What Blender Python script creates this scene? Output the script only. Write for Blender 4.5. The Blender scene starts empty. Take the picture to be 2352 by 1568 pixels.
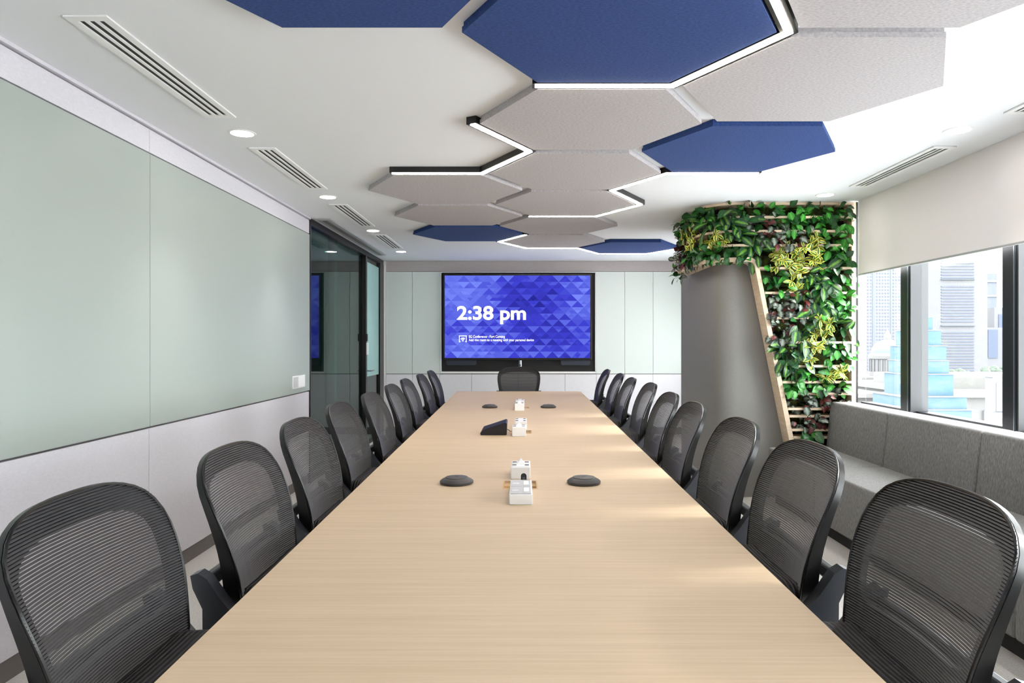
import bpy, bmesh, math, random
from mathutils import Vector, Matrix
R = math.radians
random.seed(7)
scene = bpy.context.scene
C = scene.collection

# ------------------------------------------------------------------ camera, world, sun, exposure
CAMZ = 1.30
F, VX, VY = 1616.0, 1200.0, 785.0            # focal length and vanishing point in pixels of the 2352x1568 frame
cd = bpy.data.cameras.new('camera'); cam = bpy.data.objects.new('camera', cd); C.objects.link(cam)
cam.location = (0, 0, CAMZ); cam.rotation_euler = (R(90), 0, 0)
cd.sensor_width = 36; cd.lens = F / 2352 * 36
cd.shift_x = (1176 - VX) / 2352; cd.shift_y = (VY - 784) / 2352
cd.clip_start = 0.02; cd.clip_end = 3000
scene.camera = cam

W = bpy.data.worlds.new('world'); scene.world = W; W.use_nodes = True
bgn = W.node_tree.nodes['Background']
bgn.inputs[0].default_value = (0.95, 0.975, 1.0, 1); bgn.inputs[1].default_value = 11.5

sl = bpy.data.lights.new('sun', 'SUN'); sl.energy = 7.0; sl.angle = R(9); sl.color = (1.0, 0.95, 0.88)
so = bpy.data.objects.new('sun', sl); C.objects.link(so)
SUN_EL, SUN_AZ = 27.0, -5.0                  # light comes from the window side (+X), a little from the back
sd = Vector((-math.cos(R(SUN_EL)) * math.cos(R(SUN_AZ)), math.cos(R(SUN_EL)) * math.sin(R(SUN_AZ)), -math.sin(R(SUN_EL))))
so.rotation_euler = sd.to_track_quat('-Z', 'Y').to_euler(); so.location = (30, -5, 20)

vs = scene.view_settings
scene.display_settings.display_device = 'sRGB'
vs.view_transform = 'Standard'; vs.look = 'None'; vs.exposure = 0.38; vs.gamma = 1.0; vs.use_curve_mapping = False
DOWN_E, STRIP_E = 24.0, 50.0                 # strengths of the downlights and of the light strips

# ------------------------------------------------------------------ materials
def s2l(c):
    return tuple((v / 255 / 12.92) if v / 255 <= 0.04045 else ((v / 255 + 0.055) / 1.055) ** 2.4 for v in c)
class M_:
    pass
def mat(name, rgb, rough=0.5, metal=0.0, spec=0.5, coat=0.0):
    m = bpy.data.materials.new(name); m.use_nodes = True
    b = m.node_tree.nodes['Principled BSDF']
    b.inputs['Base Color'].default_value = (*s2l(rgb), 1)
    b.inputs['Roughness'].default_value = rough; b.inputs['Metallic'].default_value = metal
    b.inputs['Specular IOR Level'].default_value = spec; b.inputs['Coat Weight'].default_value = coat
    return m
def nd(m, t, **kw):
    n = m.node_tree.nodes.new(t)
    for k, v in kw.items(): setattr(n, k, v)
    return n
def lk(m, a, b): m.node_tree.links.new(a, b)
def noise_col(m, c1, c2, scale=(1, 1, 1), nscale=20, detail=6, lo=0.35, hi=0.65, bump=0.0, coord='Object', dist=0.002):
    tc = nd(m, 'ShaderNodeTexCoord'); mp = nd(m, 'ShaderNodeMapping'); mp.inputs['Scale'].default_value = scale
    nz = nd(m, 'ShaderNodeTexNoise'); nz.inputs['Scale'].default_value = nscale; nz.inputs['Detail'].default_value = detail
    cr = nd(m, 'ShaderNodeValToRGB')
    cr.color_ramp.elements[0].position = lo; cr.color_ramp.elements[0].color = (*s2l(c1), 1)
    cr.color_ramp.elements[1].position = hi; cr.color_ramp.elements[1].color = (*s2l(c2), 1)
    lk(m, tc.outputs[coord], mp.inputs[0]); lk(m, mp.outputs[0], nz.inputs['Vector']); lk(m, nz.outputs['Fac'], cr.inputs[0])
    b = m.node_tree.nodes['Principled BSDF']; lk(m, cr.outputs[0], b.inputs['Base Color'])
    if bump:
        bp = nd(m, 'ShaderNodeBump'); bp.inputs['Strength'].default_value = bump; bp.inputs['Distance'].default_value = dist
        lk(m, nz.outputs['Fac'], bp.inputs['Height']); lk(m, bp.outputs[0], b.inputs['Normal'])
    return m
def emis(name, rgb, strength, base=(255, 255, 255)):
    m = mat(name, base, 0.4); b = m.node_tree.nodes['Principled BSDF']
    b.inputs['Emission Color'].default_value = (*s2l(rgb), 1); b.inputs['Emission Strength'].default_value = strength
    return m
def glassy(name, tint, gloss=0.06, rough=0.0):
    m = bpy.data.materials.new(name); m.use_nodes = True; nt = m.node_tree; nt.nodes.clear()
    out = nd(m, 'ShaderNodeOutputMaterial'); mx = nd(m, 'ShaderNodeMixShader')
    tr = nd(m, 'ShaderNodeBsdfTransparent'); tr.inputs[0].default_value = (*tint, 1)
    gl = nd(m, 'ShaderNodeBsdfGlossy'); gl.inputs['Roughness'].default_value = rough
    fr = nd(m, 'ShaderNodeLayerWeight'); fr.inputs[0].default_value = 0.5
    pw_ = nd(m, 'ShaderNodeMath', operation='POWER'); pw_.inputs[1].default_value = 5.0; lk(m, fr.outputs['Facing'], pw_.inputs[0])
    ma = nd(m, 'ShaderNodeMath', operation='MULTIPLY_ADD'); ma.inputs[1].default_value = 0.9; ma.inputs[2].default_value = gloss + 0.02; ma.use_clamp = True
    lk(m, pw_.outputs[0], ma.inputs[0]); lk(m, ma.outputs[0], mx.inputs[0]); lk(m, tr.outputs[0], mx.inputs[1]); lk(m, gl.outputs[0], mx.inputs[2])
    lk(m, mx.outputs[0], out.inputs[0])
    return m

MT = {}
MT['ceiling'] = mat('ceiling_paint', (233, 235, 239), 0.9)
MT['white'] = mat('white_paint', (240, 240, 240), 0.45)
MT['whitebox'] = mat('white_plastic', (246, 246, 246), 0.35)
MT['laminate'] = noise_col(mat('pale_laminate', (212, 210, 217), 0.55), (209, 207, 214), (216, 214, 221), (1, 1, 3), 60, 4)
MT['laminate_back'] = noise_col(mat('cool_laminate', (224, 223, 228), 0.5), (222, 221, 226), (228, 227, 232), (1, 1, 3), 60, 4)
MT['band_back'] = noise_col(mat('grey_laminate_band', (176, 168, 168), 0.6), (172, 164, 165), (182, 174, 174), (1, 1, 3), 60, 4)
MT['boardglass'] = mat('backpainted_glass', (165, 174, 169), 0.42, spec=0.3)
MT['backboard'] = mat('backpainted_glass_lit', (213, 221, 218), 0.3, spec=0.3)  # same glass as the left boards, colour lightened in place of missing light
MT['kick'] = mat('kick_strip', (112, 106, 104), 0.5)
MT['carpet'] = noise_col(mat('carpet', (178, 176, 172), 0.95), (168, 165, 161), (194, 191, 186), (1, 1, 1), 140, 8, 0.3, 0.7, 0.5)
MT['black'] = mat('black_metal', (14, 14, 16), 0.35)
MT['blackmatte'] = mat('black_matte', (12, 12, 14), 0.6)
MT['tvbezel'] = mat('tv_bezel', (46, 44, 46), 0.3, 0.6)
MT['speaker'] = mat('speaker_cloth', (50, 54, 66), 0.8)
MT['metal'] = mat('brushed_metal', (170, 178, 186), 0.3, 0.9)
MT['greyfelt'] = noise_col(mat('grey_felt', (178, 174, 176), 0.95), (164, 159, 161), (193, 189, 191), (45, 95, 45), 1.8, 5, 0.3, 0.7, 0.3)
MT['bluefelt'] = noise_col(mat('blue_felt', (42, 68, 126), 0.95), (34, 57, 110), (51, 79, 140), (45, 95, 45), 1.8, 5, 0.3, 0.7, 0.3)
MT['diffuser'] = emis('strip_diffuser', (255, 246, 232), STRIP_E)
MT['lens'] = emis('downlight_lens', (255, 248, 240), DOWN_E)
MT['column'] = noise_col(mat('grey_fabric_wall', (130, 128, 125), 0.6), (124, 122, 119), (134, 132, 129), (1, 1, 1), 220, 3)
MT['sofa'] = noise_col(mat('grey_upholstery', (114, 113, 112), 0.9), (94, 94, 94), (136, 135, 133), (60, 60, 14), 3.0, 6, 0.3, 0.7, 0.4)
MT['sofadark'] = mat('sofa_plinth', (30, 30, 30), 0.8)
MT['blackplastic'] = mat('chair_frame_plastic', (14, 14, 15), 0.34)
MT['bracket'] = mat('chair_bracket_plastic', (54, 56, 62), 0.35)
MT['meshrib'] = mat('chair_mesh_fabric', (44, 44, 48), 0.5)
MT['castor'] = mat('castor_rubber', (28, 28, 30), 0.6)
MT['glass'] = glassy('clear_window_glass', (0.97, 0.985, 0.98), 0.0)
MT['tintglass'] = glassy('tinted_door_glass', (0.36, 0.62, 0.58), 0.015)
MT['frost'] = mat('frosted_film', (150, 188, 184), 0.5)
MT['frame_dark'] = mat('window_frame_dark', (24, 26, 34), 0.4)
MT['frame_grey'] = mat('window_frame_grey', (176, 178, 178), 0.4, 0.3)
MT['mullion_grey'] = mat('mullion_cover_grey', (50, 51, 53), 0.5)
MT['wood_pale'] = noise_col(mat('pale_plywood', (222, 200, 172), 0.5), (214, 191, 162), (230, 209, 183), (3, 3, 40), 2.0, 5)
MT['moss'] = noise_col(mat('moss_backing', (50, 56, 24), 0.95), (18, 18, 12), (84, 92, 34), (1, 1, 1), 16, 8, 0.4, 0.66, 0.8, dist=0.02)
MT['stem'] = mat('plant_stem', (70, 92, 40), 0.6)
MT['puck'] = mat('dark_puck', (62, 60, 62), 0.45)
MT['console'] = mat('console_dark', (22, 23, 30), 0.3)
MT['consolescreen'] = mat('console_screen', (18, 20, 38), 0.5, spec=0.2)
MT['socketgrey'] = mat('socket_grey', (196, 196, 198), 0.4)
MT['socketdark'] = mat('socket_slot', (70, 70, 76), 0.5)
MT['paper'] = mat('tissue_paper', (250, 250, 250), 0.8)
MT['slotwood'] = mat('slot_inside', (206, 170, 124), 0.6)
MT['corridor'] = mat('corridor_wall', (96, 104, 102), 0.7)
MT['corridor_light'] = mat('corridor_panel', (150, 160, 156), 0.5)
# table veneer: fine grain running across the table
m = mat('maple_veneer', (224, 200, 170), 0.5, spec=0.25)
noise_col(m, (203, 177, 146), (219, 195, 166), (1.2, 55, 1), 2.2, 7, 0.2, 0.75, 0.0); MT['veneer'] = m
# roller blind fabric: partly translucent
m = bpy.data.materials.new('blind_fabric'); m.use_nodes = True; m.node_tree.nodes.clear()
o_ = nd(m, 'ShaderNodeOutputMaterial'); mx = nd(m, 'ShaderNodeMixShader'); df = nd(m, 'ShaderNodeBsdfDiffuse'); tl = nd(m, 'ShaderNodeBsdfTranslucent')
df.inputs[0].default_value = (*s2l((236, 233, 232)), 1); tl.inputs[0].default_value = (*s2l((238, 228, 218)), 1); mx.inputs[0].default_value = 0.07
lk(m, df.outputs[0], mx.inputs[1]); lk(m, tl.outputs[0], mx.inputs[2]); lk(m, mx.outputs[0], o_.inputs[0]); MT['blind'] = m
# ribbed seat fabric
m = mat('chair_seat_fabric', (34, 32, 34), 0.7)
tc = nd(m, 'ShaderNodeTexCoord'); wv = nd(m, 'ShaderNodeTexWave'); wv.bands_direction = 'X'; wv.inputs['Scale'].default_value = 26
bp = nd(m, 'ShaderNodeBump'); bp.inputs['Strength'].default_value = 1.0; bp.inputs['Distance'].default_value = 0.004
cr = nd(m, 'ShaderNodeValToRGB'); cr.color_ramp.elements[0].color = (*s2l((14, 13, 14)), 1); cr.color_ramp.elements[1].color = (*s2l((54, 52, 54)), 1)
lk(m, tc.outputs['Object'], wv.inputs[0]); lk(m, wv.outputs['Fac'], bp.inputs['Height']); lk(m, wv.outputs['Fac'], cr.inputs[0])
b_ = m.node_tree.nodes['Principled BSDF']; lk(m, bp.outputs[0], b_.inputs['Normal']); lk(m, cr.outputs[0], b_.inputs['Base Color']); MT['seat'] = m

# ------------------------------------------------------------------ mesh helpers
class MB:
    def __init__(s): s.v = []; s.f = []
    def add(s, vs, fs):
        n = len(s.v); s.v += [tuple(p) for p in vs]; s.f += [tuple(i + n for i in q) for q in fs]; return s
    def box(s, x0, x1, y0, y1, z0, z1, bev=0.0):
        if x0 > x1: x0, x1 = x1, x0
        if y0 > y1: y0, y1 = y1, y0
        if z0 > z1: z0, z1 = z1, z0
        if bev <= 0:
            return s.add([(x0,y0,z0),(x1,y0,z0),(x1,y1,z0),(x0,y1,z0),(x0,y0,z1),(x1,y0,z1),(x1,y1,z1),(x0,y1,z1)],
                         [(0,3,2,1),(4,5,6,7),(0,1,5,4),(1,2,6,5),(2,3,7,6),(3,0,4,7)])
        bm = bmesh.new(); bmesh.ops.create_cube(bm, size=1)
        for v in bm.verts:
            v.co = Vector(((x0+x1)/2 + v.co.x*(x1-x0), (y0+y1)/2 + v.co.y*(y1-y0), (z0+z1)/2 + v.co.z*(z1-z0)))
        bmesh.ops.bevel(bm, geom=bm.edges[:], offset=bev, segments=2, profile=0.5, affect='EDGES')
        bm.verts.index_update(); s.add([v.co[:] for v in bm.verts], [[v.index for v in f.verts] for f in bm.faces]); bm.free(); return s
    def prism(s, pts, axis, a, b):
        """polygon pts (2-d) extruded along axis 'x','y' or 'z' from a to b"""
        def P(p, t): return {'x': (t, p[0], p[1]), 'y': (p[0], t, p[1]), 'z': (p[0], p[1], t)}[axis]
        n = len(pts); ar = sum(pts[i][0]*pts[(i+1)%n][1] - pts[(i+1)%n][0]*pts[i][1] for i in range(n))
        if (ar < 0) != (axis == 'y'): pts = pts[::-1]
        if a > b: a, b = b, a
        vs = [P(p, a) for p in pts] + [P(p, b) for p in pts]
        fs = [tuple(range(n))[::-1], tuple(range(n, 2*n))] + [(i, (i+1)%n, n+(i+1)%n, n+i) for i in range(n)]
        return s.add(vs, fs)
    def lathe(s, prof, n=24, c=(0,0,0), axis='z'):
        """profile [(r,h)] from bottom to top, closed at both ends"""
        vs = []; fs = []
        for r, h in prof:
            for i in range(n):
                a = 2*math.pi*i/n; p = (r*math.cos(a), r*math.sin(a), h)
                if axis == 'y': p = (p[0], -p[2], p[1])
                if axis == 'x': p = (p[2], p[0], p[1])
                vs.append((c[0]+p[0], c[1]+p[1], c[2]+p[2]))
        k = len(prof)
        for j in range(k-1):
            for i in range(n): fs.append((j*n+i, j*n+(i+1)%n, (j+1)*n+(i+1)%n, (j+1)*n+i))
        fs.append(tuple(range(n))[::-1]); fs.append(tuple((k-1)*n+i for i in range(n)))
        return s.add(vs, fs)
    def tube(s, pts, r, n=8):
        pts = [Vector(p) for p in pts]; vs = []; fs = []; k = len(pts)
        for j, p in enumerate(pts):
            d = (pts[min(j+1, k-1)] - pts[max(j-1, 0)]).normalized()
            u = d.cross(Vector((0,0,1)))
            if u.length < 1e-3: u = d.cross(Vector((0,1,0)))
            u.normalize(); w = u.cross(d); rr = r[j] if isinstance(r, (list, tuple)) else r
            for i in range(n):
                a = 2*math.pi*i/n; vs.append(p + u*math.cos(a)*rr + w*math.sin(a)*rr)
        for j in range(k-1):
            for i in range(n): fs.append((j*n+i, j*n+(i+1)%n, (j+1)*n+(i+1)%n, (j+1)*n+i))
        fs.append(tuple(range(n))[::-1]); fs.append(tuple((k-1)*n+i for i in range(n)))
        return s.add(vs, fs)
    def ribbon(s, path, normals, depth, z0, z1):
        """vertical board following a plan path: front at path, back at path + normal*depth"""
        vs = []; fs = []; k = len(path)
        for (p, q) in zip(path, normals):
            bx, by = p[0] + q[0]*depth, p[1] + q[1]*depth
            vs += [(p[0],p[1],z0),(bx,by,z0),(bx,by,z1),(p[0],p[1],z1)]
        for j in range(k-1):
            for i in range(4): fs.append((j*4+i, j*4+(i+1)%4, (j+1)*4+(i+1)%4, (j+1)*4+i))
        fs.append((3,2,1,0)); e = (k-1)*4; fs.append((e,e+1,e+2,e+3))
        return s.add(vs, fs)
    def mesh(s, name, m, smooth=None, fix=True):
        me = bpy.data.meshes.new(name); me.from_pydata(s.v, [], s.f)
        if fix:
            bm = bmesh.new(); bm.from_mesh(me); bmesh.ops.recalc_face_normals(bm, faces=bm.faces); bm.to_mesh(me); bm.free()
        if m is not None: me.materials.append(MT[m] if isinstance(m, str) else m)
        if smooth:
            for p in me.polygons: p.use_smooth = True
            me.set_sharp_from_angle(angle=R(smooth))
        me.update(); return me
    def build(s, name, m, parent=None, smooth=None, fix=True):
        return place(name, s.mesh(name, m, smooth, fix), parent)
def place(name, me, parent=None, loc=None, rot=None):
    o = bpy.data.objects.new(name, me); C.objects.link(o)
    if parent is not None: o.parent = parent
    if loc is not None: o.location = loc
    if rot is not None: o.rotation_euler = rot
    return o
def tag(o, label=None, cat=None, group=None, kind=None):
    if label: o['label'] = label
    if cat: o['category'] = cat
    if group: o['group'] = group
    if kind: o['kind'] = kind
    return o
def empty(name, loc=(0,0,0), rz=0.0):
    o = bpy.data.objects.new(name, None); C.objects.link(o); o.location = loc; o.rotation_euler = (0,0,rz); o.empty_display_size = 0.05; return o
def struct(o): o['kind'] = 'structure'; return o
def B(*a, bev=0.0): return MB().box(*a, bev=bev)
def copy_tree(o, parent=None):
    c = o.copy(); C.objects.link(c); c.parent = parent
    for ch in o.children: copy_tree(ch, c)
    return c
ORD = ['first','second','third','fourth','fifth','sixth','seventh','eighth','ninth','tenth','eleventh','twelfth','thirteenth','fourteenth','fifteenth','sixteenth','seventeenth','eighteenth']

# ------------------------------------------------------------------ room dimensions
XL, XR = -1.955, 2.72          # panel faces of the left wall, blind plane on the right
ZC = 2.44                      # ceiling
YB = 9.905                     # back wall face
YF = -2.6                      # wall behind the camera
ZT, ZB = 2.291, 0.850          # glass boards: top and bottom edge
DOOR0, DOOR1 = 6.47, 9.88      # glass sliding door zone on the left

fl = struct(B(-4.2, 3.1, YF-0.1, YB+0.3, -0.12, 0.0).build('floor', 'carpet'))
ce = struct(B(-4.2, 3.1, YF-0.1, YB+0.3, ZC, ZC+0.12).build('ceiling', 'ceiling'))

# left wall with its glass boards and laminate panels
wl = struct(B(XL-0.16, XL-0.03, YF-0.1, DOOR0, 0, ZC).build('wall_left', 'kick'))
joints = [YF, -1.855, 0.92, 3.695, DOOR0-0.004]
g = 0.002
for a, b in zip(joints, joints[1:]):
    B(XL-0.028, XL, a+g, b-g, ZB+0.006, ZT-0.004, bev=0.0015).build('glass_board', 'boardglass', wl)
    B(XL-0.028, XL-0.006, a+g, b-g, 0.092, ZB-0.004, bev=0.0015).build('laminate_panel', 'laminate', wl)
    B(XL-0.028, XL-0.004, a+g, b-g, ZT+0.004, ZC-0.022, bev=0.0015).build('laminate_panel', 'laminate', wl)
t = struct(B(XL-0.028, XL+0.012, YF, DOOR0-0.004, ZC-0.016, ZC-0.0005).build('trim_1', 'laminate'))
bs = struct(B(XL-0.026, XL-0.018, YF, DOOR0, 0.0005, 0.088).build('baseboard_left', 'kick'))
# flush socket plate low on the glass board
sk = empty('wall_socket', (XL+0.0005, 6.14, 0.953))
tag(sk, 'white flush wall socket plate low on the mint glass board beside the dark glass door', 'socket')
B(0, 0.006, -0.17, 0.17, -0.055, 0.055, bev=0.002).build('plate', 'white', sk)
B(0.006, 0.009, -0.16, -0.035, -0.045, 0.045, bev=0.001).build('socket_insert', 'socketgrey', sk)
B(0.006, 0.009, -0.02, 0.155, -0.045, 0.045, bev=0.001).build('socket_insert', 'whitebox', sk)

# glass sliding door zone
dr = struct(empty('door_1', (0,0,0)))
B(XL-0.06, XL+0.005, DOOR0, DOOR1, ZC-0.062, ZC-0.001).build('header', 'black', dr)
B(XL-0.06, XL+0.005, DOOR0, DOOR0+0.025, 0, ZC-0.062).build('door_jamb', 'black', dr)
B(XL-0.06, XL+0.008, 8.745, 8.825, 0.0, ZC-0.062).build('door_stile', 'black', dr)
B(XL-0.06, XL+0.008, 9.63, DOOR1, 0.0, ZC-0.062).build('door_jamb', 'black', dr)
B(XL-0.06, XL+0.0, DOOR0, DOOR1, 0.0005, 0.03).build('sill_rail', 'black', dr)
B(XL-0.024, XL-0.012, DOOR0+0.025, 7.486, 0.03, ZC-0.062).build('glass_pane', 'tintglass', dr)
B(XL-0.048, XL-0.036, 7.246, 8.745, 0.03, ZC-0.062).build('glass_pane', 'tintglass', dr)
gp = B(XL-0.030, XL-0.018, 8.825, 9.63, 0.03, ZC-0.062).build('glass_pane', 'tintglass', dr)
B(XL-0.0175, XL-0.013, 8.83, 9.625, 0.86, 2.315).build('frosted_film', 'frost', gp)
h = B(XL+0.008, XL+0.03, 8.765, 8.80, 1.14, 1.29, bev=0.004).build('pull_handle', 'white', dr)
B(XL+0.008, XL+0.022, 8.755, 8.80, 1.31, 1.40, bev=0.003).build('door_lock', 'blackmatte', dr)
MB().tube([(XL-0.02, 8.87, 0.935), (XL+0.05, 8.87, 0.935), (XL+0.055, 8.90, 0.935), (XL+0.055, 9.02, 0.935)], 0.009).build('lever_handle', 'metal', dr, 40)
# corridor beyond the glass
struct(B(-4.2, -4.05, 5.2, YB+0.3, 0, ZC).build('wall_corridor', 'corridor'))
struct(B(-4.05, XL-0.16, 5.2, 5.3, 0, ZC).build('wall_corridor_near', 'corridor'))
wc = struct(B(-4.05, XL-0.07, YB+0.0, YB+0.14, 0, ZC).build('wall_corridor_far', 'corridor'))
for k, y in enumerate((6.0, 7.1, 8.2, 9.1)):
    B(-4.05, -4.0, y, y+0.9, 0.05, 2.2, bev=0.004).build('corridor_panel', 'corridor_light' if k % 2 else 'corridor', bpy.data.objects['wall_corridor'])
# ceiling track beside the door
tr = struct(B(-1.90, -1.77, 6.50, 9.15, ZC-0.016, ZC-0.001, bev=0.003).build('trim_2', 'frame_grey'))
B(-1.86, -1.81, 6.52, 9.13, ZC-0.0185, ZC-0.016).build('track_groove', 'kick', tr)

# back wall
wb = struct(B(-2.1, 3.0, YB+0.03, YB+0.25, 0, ZC).build('wall_back', 'blackmatte'))
struct(B(-1.955, -1.925, YB-0.02, YB+0.03, 0, ZC-0.005).build('trim_3', 'white'))
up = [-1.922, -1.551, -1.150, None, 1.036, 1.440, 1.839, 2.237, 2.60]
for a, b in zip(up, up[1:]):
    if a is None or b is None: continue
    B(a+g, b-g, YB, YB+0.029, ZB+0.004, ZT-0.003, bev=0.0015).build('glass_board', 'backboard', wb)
lo = [-1.922, -1.551, -1.1645, -0.717, -0.06, 0.60, 1.042, 1.440, 1.839, 2.237, 2.60]
for a, b in zip(lo, lo[1:]):
    B(a+g, b-g, YB+0.003, YB+0.029, 0.1, ZB-0.003, bev=0.0015).build('laminate_panel', 'laminate_back', wb)
B(-1.922, 2.60, YB+0.008, YB+0.029, ZT+0.002, ZC-0.003).build('laminate_panel', 'band_back', wb)
struct(B(-1.92, 2.6, YB+0.015, YB+0.029, 0.0005, 0.095).build('baseboard_back', 'kick'))
# white trim round the black television niche
tx0, tx1, tz0, tz1 = -1.140, 1.0236, 0.883, 2.2745
nt_ = empty('trim_4', (0,0,0)); struct(nt_)
for n_, bb in (('trim_side', (tx0-0.012, tx0, tz0-0.012, tz1+0.012)), ('trim_side', (tx1, tx1+0.010, tz0-0.012, tz1+0.012)),
               ('trim_top', (tx0, tx1, tz1, tz1+0.012)), ('trim_bottom', (tx0-0.012, tx1+0.010, tz0-0.026, tz0))):
    B(bb[0], bb[1], YB-0.012, YB+0.03, bb[2], bb[3]).build(n_, 'white', nt_)
struct(B(tx0, tx1, YB+0.024, YB+0.029, tz0, tz1).build('trim_5', 'blackmatte'))
# front wall (behind the camera)
wf = struct(B(-2.1, 3.0, YF-0.14, YF, 0, ZC).build('wall_front', 'laminate'))

# right wall: low sill wall, window frames, glass, roller blind
wr = struct(B(2.80, 2.90, YF-0.1, 5.9, 0, 0.74).build('wall_right', 'white'))
struct(B(2.70, 2.735, 5.89, 7.40, 0, ZC).build('wall_right_far', 'blackmatte'))
struct(B(2.80, 2.90, 7.40, YB+0.1, 0, 0.74).build('wall_right_sill', 'white'))
struct(B(2.80, 2.90, 7.40, YB+0.1, 2.34, ZC).build('trim_8', 'white'))
struct(B(2.735, 2.90, 9.20, YB+0.1, 0.74, 2.34).build('wall_right_end', 'white'))
struct(B(2.76, 2.90, YF-0.1, 5.9, 0.74, 0.765).build('trim_6', 'white'))
struct(B(2.80, 3.0, YF-0.1, 5.9, 2.34, ZC).build('trim_7', 'white'))
mull = [5.21 - 1.105*k for k in range(8)]
for k, y in enumerate(mull):
    y1 = y; y0 = y - 0.13
    w_ = struct(empty('window_%d' % (k+1), (2.84, y0, 0.765)))
    def LB(*a, bev=0.0):
        return B(a[0]-2.84, a[1]-2.84, a[2]-y0, a[3]-y0, a[4]-0.765, a[5]-0.765, bev=bev)
    LB(2.80, 2.93, y0+0.015, y1, 0.765, 2.34).build('mullion', 'frame_dark', w_)
    LB(2.803, 2.93, y0, y0+0.013, 0.765, 2.34).build('mullion_cover', 'mullion_grey', w_)
    LB(2.797, 2.80, y0+0.028, y0+0.034, 0.765, 2.34).build('mullion_bead', 'metal', w_)
    ny = (5.9 if k == 0 else mull[k-1]-0.13)
    LB(2.875, 2.885, y1, ny, 0.80, 2.33).build('glass_pane', 'glass', w_)
    LB(2.84, 2.93, y1, ny, 0.765, 0.80).build('bottom_rail', 'frame_dark', w_)
w_ = struct(empty('window_9', (2.84, 7.40, 0.74)))
for k in range(2):
    B(-0.04, 0.06, k*0.86, k*0.86+0.09, 0, 1.60).build('mullion', 'frame_dark', w_)
    B(0.035, 0.045, k*0.86+0.09, min(k*0.86+0.86, 1.8), 0.03, 1.60).build('glass_pane', 'glass', w_)
fb = empty('roller_blind', (XR+0.03, 9.18, 1.60)); tag(fb, 'added unseen roller blind cutting daylight from the far window behind the column', 'blind')  # unseen, added to cut the daylight reaching the back wall
B(0.0, 0.004, -1.75, 0.0, 0.012, ZC-1.60-0.001).build('fabric', 'blind', fb)
B(-0.006, 0.010, -1.75, 0.0, 0.0, 0.014, bev=0.003).build('bottom_bar', 'frame_grey', fb)
struct(B(2.7168, 2.735, 5.735, 5.889, 0.0, ZC).build('glare_block', 'blackmatte'))  # dark strip added to keep the sunlit side board out of the pane reflection
bl = empty('roller_blind', (XR, 5.70, 1.835))
tag(bl, 'cream roller blind half lowered over the windows above the grey sofa', 'blind')
B(-0.0, 0.004, -(5.70-YF-0.05), 0.0, 0.012, ZC-1.835-0.001).build('fabric', 'blind', bl)
B(-0.006, 0.010, -(5.70-YF-0.05), 0.0, 0.0, 0.014, bev=0.003).build('bottom_bar', 'frame_grey', bl)

# ------------------------------------------------------------------ ceiling: downlights, vents, hexagon baffles, light strips
def downlight(x, y, label):
    d = empty('ceiling_downlight', (x, y, ZC))
    tag(d, label, 'light', 'recessed ceiling downlights')
    MB().lathe([(0.062, -0.0045), (0.072, -0.003), (0.074, -0.0004)], 32).build('trim_ring', 'white', d, 40)
    MB().lathe([(0.052, -0.0065), (0.060, -0.0048)], 32).build('lens', 'lens', d, 40)
    sp = bpy.data.lights.new('downlight_beam', 'SPOT'); sp.energy = 44; sp.spot_size = R(84); sp.spot_blend = 1.0; sp.shadow_soft_size = 0.05; sp.color = (1.0, 0.96, 0.91)
    so_ = bpy.data.objects.new('downlight_beam', sp); C.objects.link(so_); so_.parent = d; so_.location = (0, 0, -0.012)
LY = [3.84, 5.53, 7.20, 8.87, 2.17, 0.5, -1.17]
for i, y in enumerate(LY):
    downlight(-1.53, y, ['round downlight above the mint glass board, nearest of the left row', 'round downlight above the near end of the glass door, second of the left row',
        'round downlight third along the left row near the glass door', 'round downlight farthest along the left row, near the back wall',
        'round downlight over the left side just above the camera', 'round downlight over the left side behind the camera', 'round downlight at the left rear of the room'][i])
for i, y in enumerate([3.79, 5.45, 2.12, 0.45, -1.2, 7.75]):
    downlight(2.345, y, ['round downlight near the cream blind, the larger of the two on the right', 'round downlight right in front of the plant wall top',
        'round downlight by the blind just beside the camera', 'round downlight by the blind behind the camera', 'round downlight at the right rear of the room', 'added unseen downlight behind the plant wall and column, brightening the far end'][i])  # last one is unseen, added to brighten the far end of the room
for i, y in enumerate((6.4, 8.6)):
    downlight(-3.1, y, ['round downlight in the corridor behind the glass door, nearer one', 'round downlight in the corridor behind the glass door, farther one'][i])
def vent(x0, x1, y0, y1, label):
    v = empty('ceiling_vent', ((x0+x1)/2, (y0+y1)/2, ZC)); tag(v, label, 'air vent', 'linear ceiling air vents')
    w = (x1-x0)/2; l = (y1-y0)/2; s = w*2/7.6
    B(-w+0.012, w-0.012, -l+0.03, l-0.03, -0.0015, -0.0005).build('duct_backing', 'blackmatte', v)
    fr = MB().box(-w, -w+s*1.5, -l, l, -0.008, -0.001).box(w-s*1.5, w, -l, l, -0.008, -0.001).box(-w+s*1.5, w-s*1.5, -l, -l+0.035, -0.008, -0.001).box(-w+s*1.5, w-s*1.5, l-0.035, l, -0.008, -0.001)
    fr.build('frame', 'white', v)
    iw = 2*w - 3*s
    slot = iw*0.24; gap = (iw - 3*slot)/2
    for k in range(2):
        c0 = -w+s*1.5 + slot + k*(slot+gap)
        B(c0, c0+gap, -l+0.035, l-0.035, -0.007, -0.002).build('blade', 'white', v)
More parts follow.
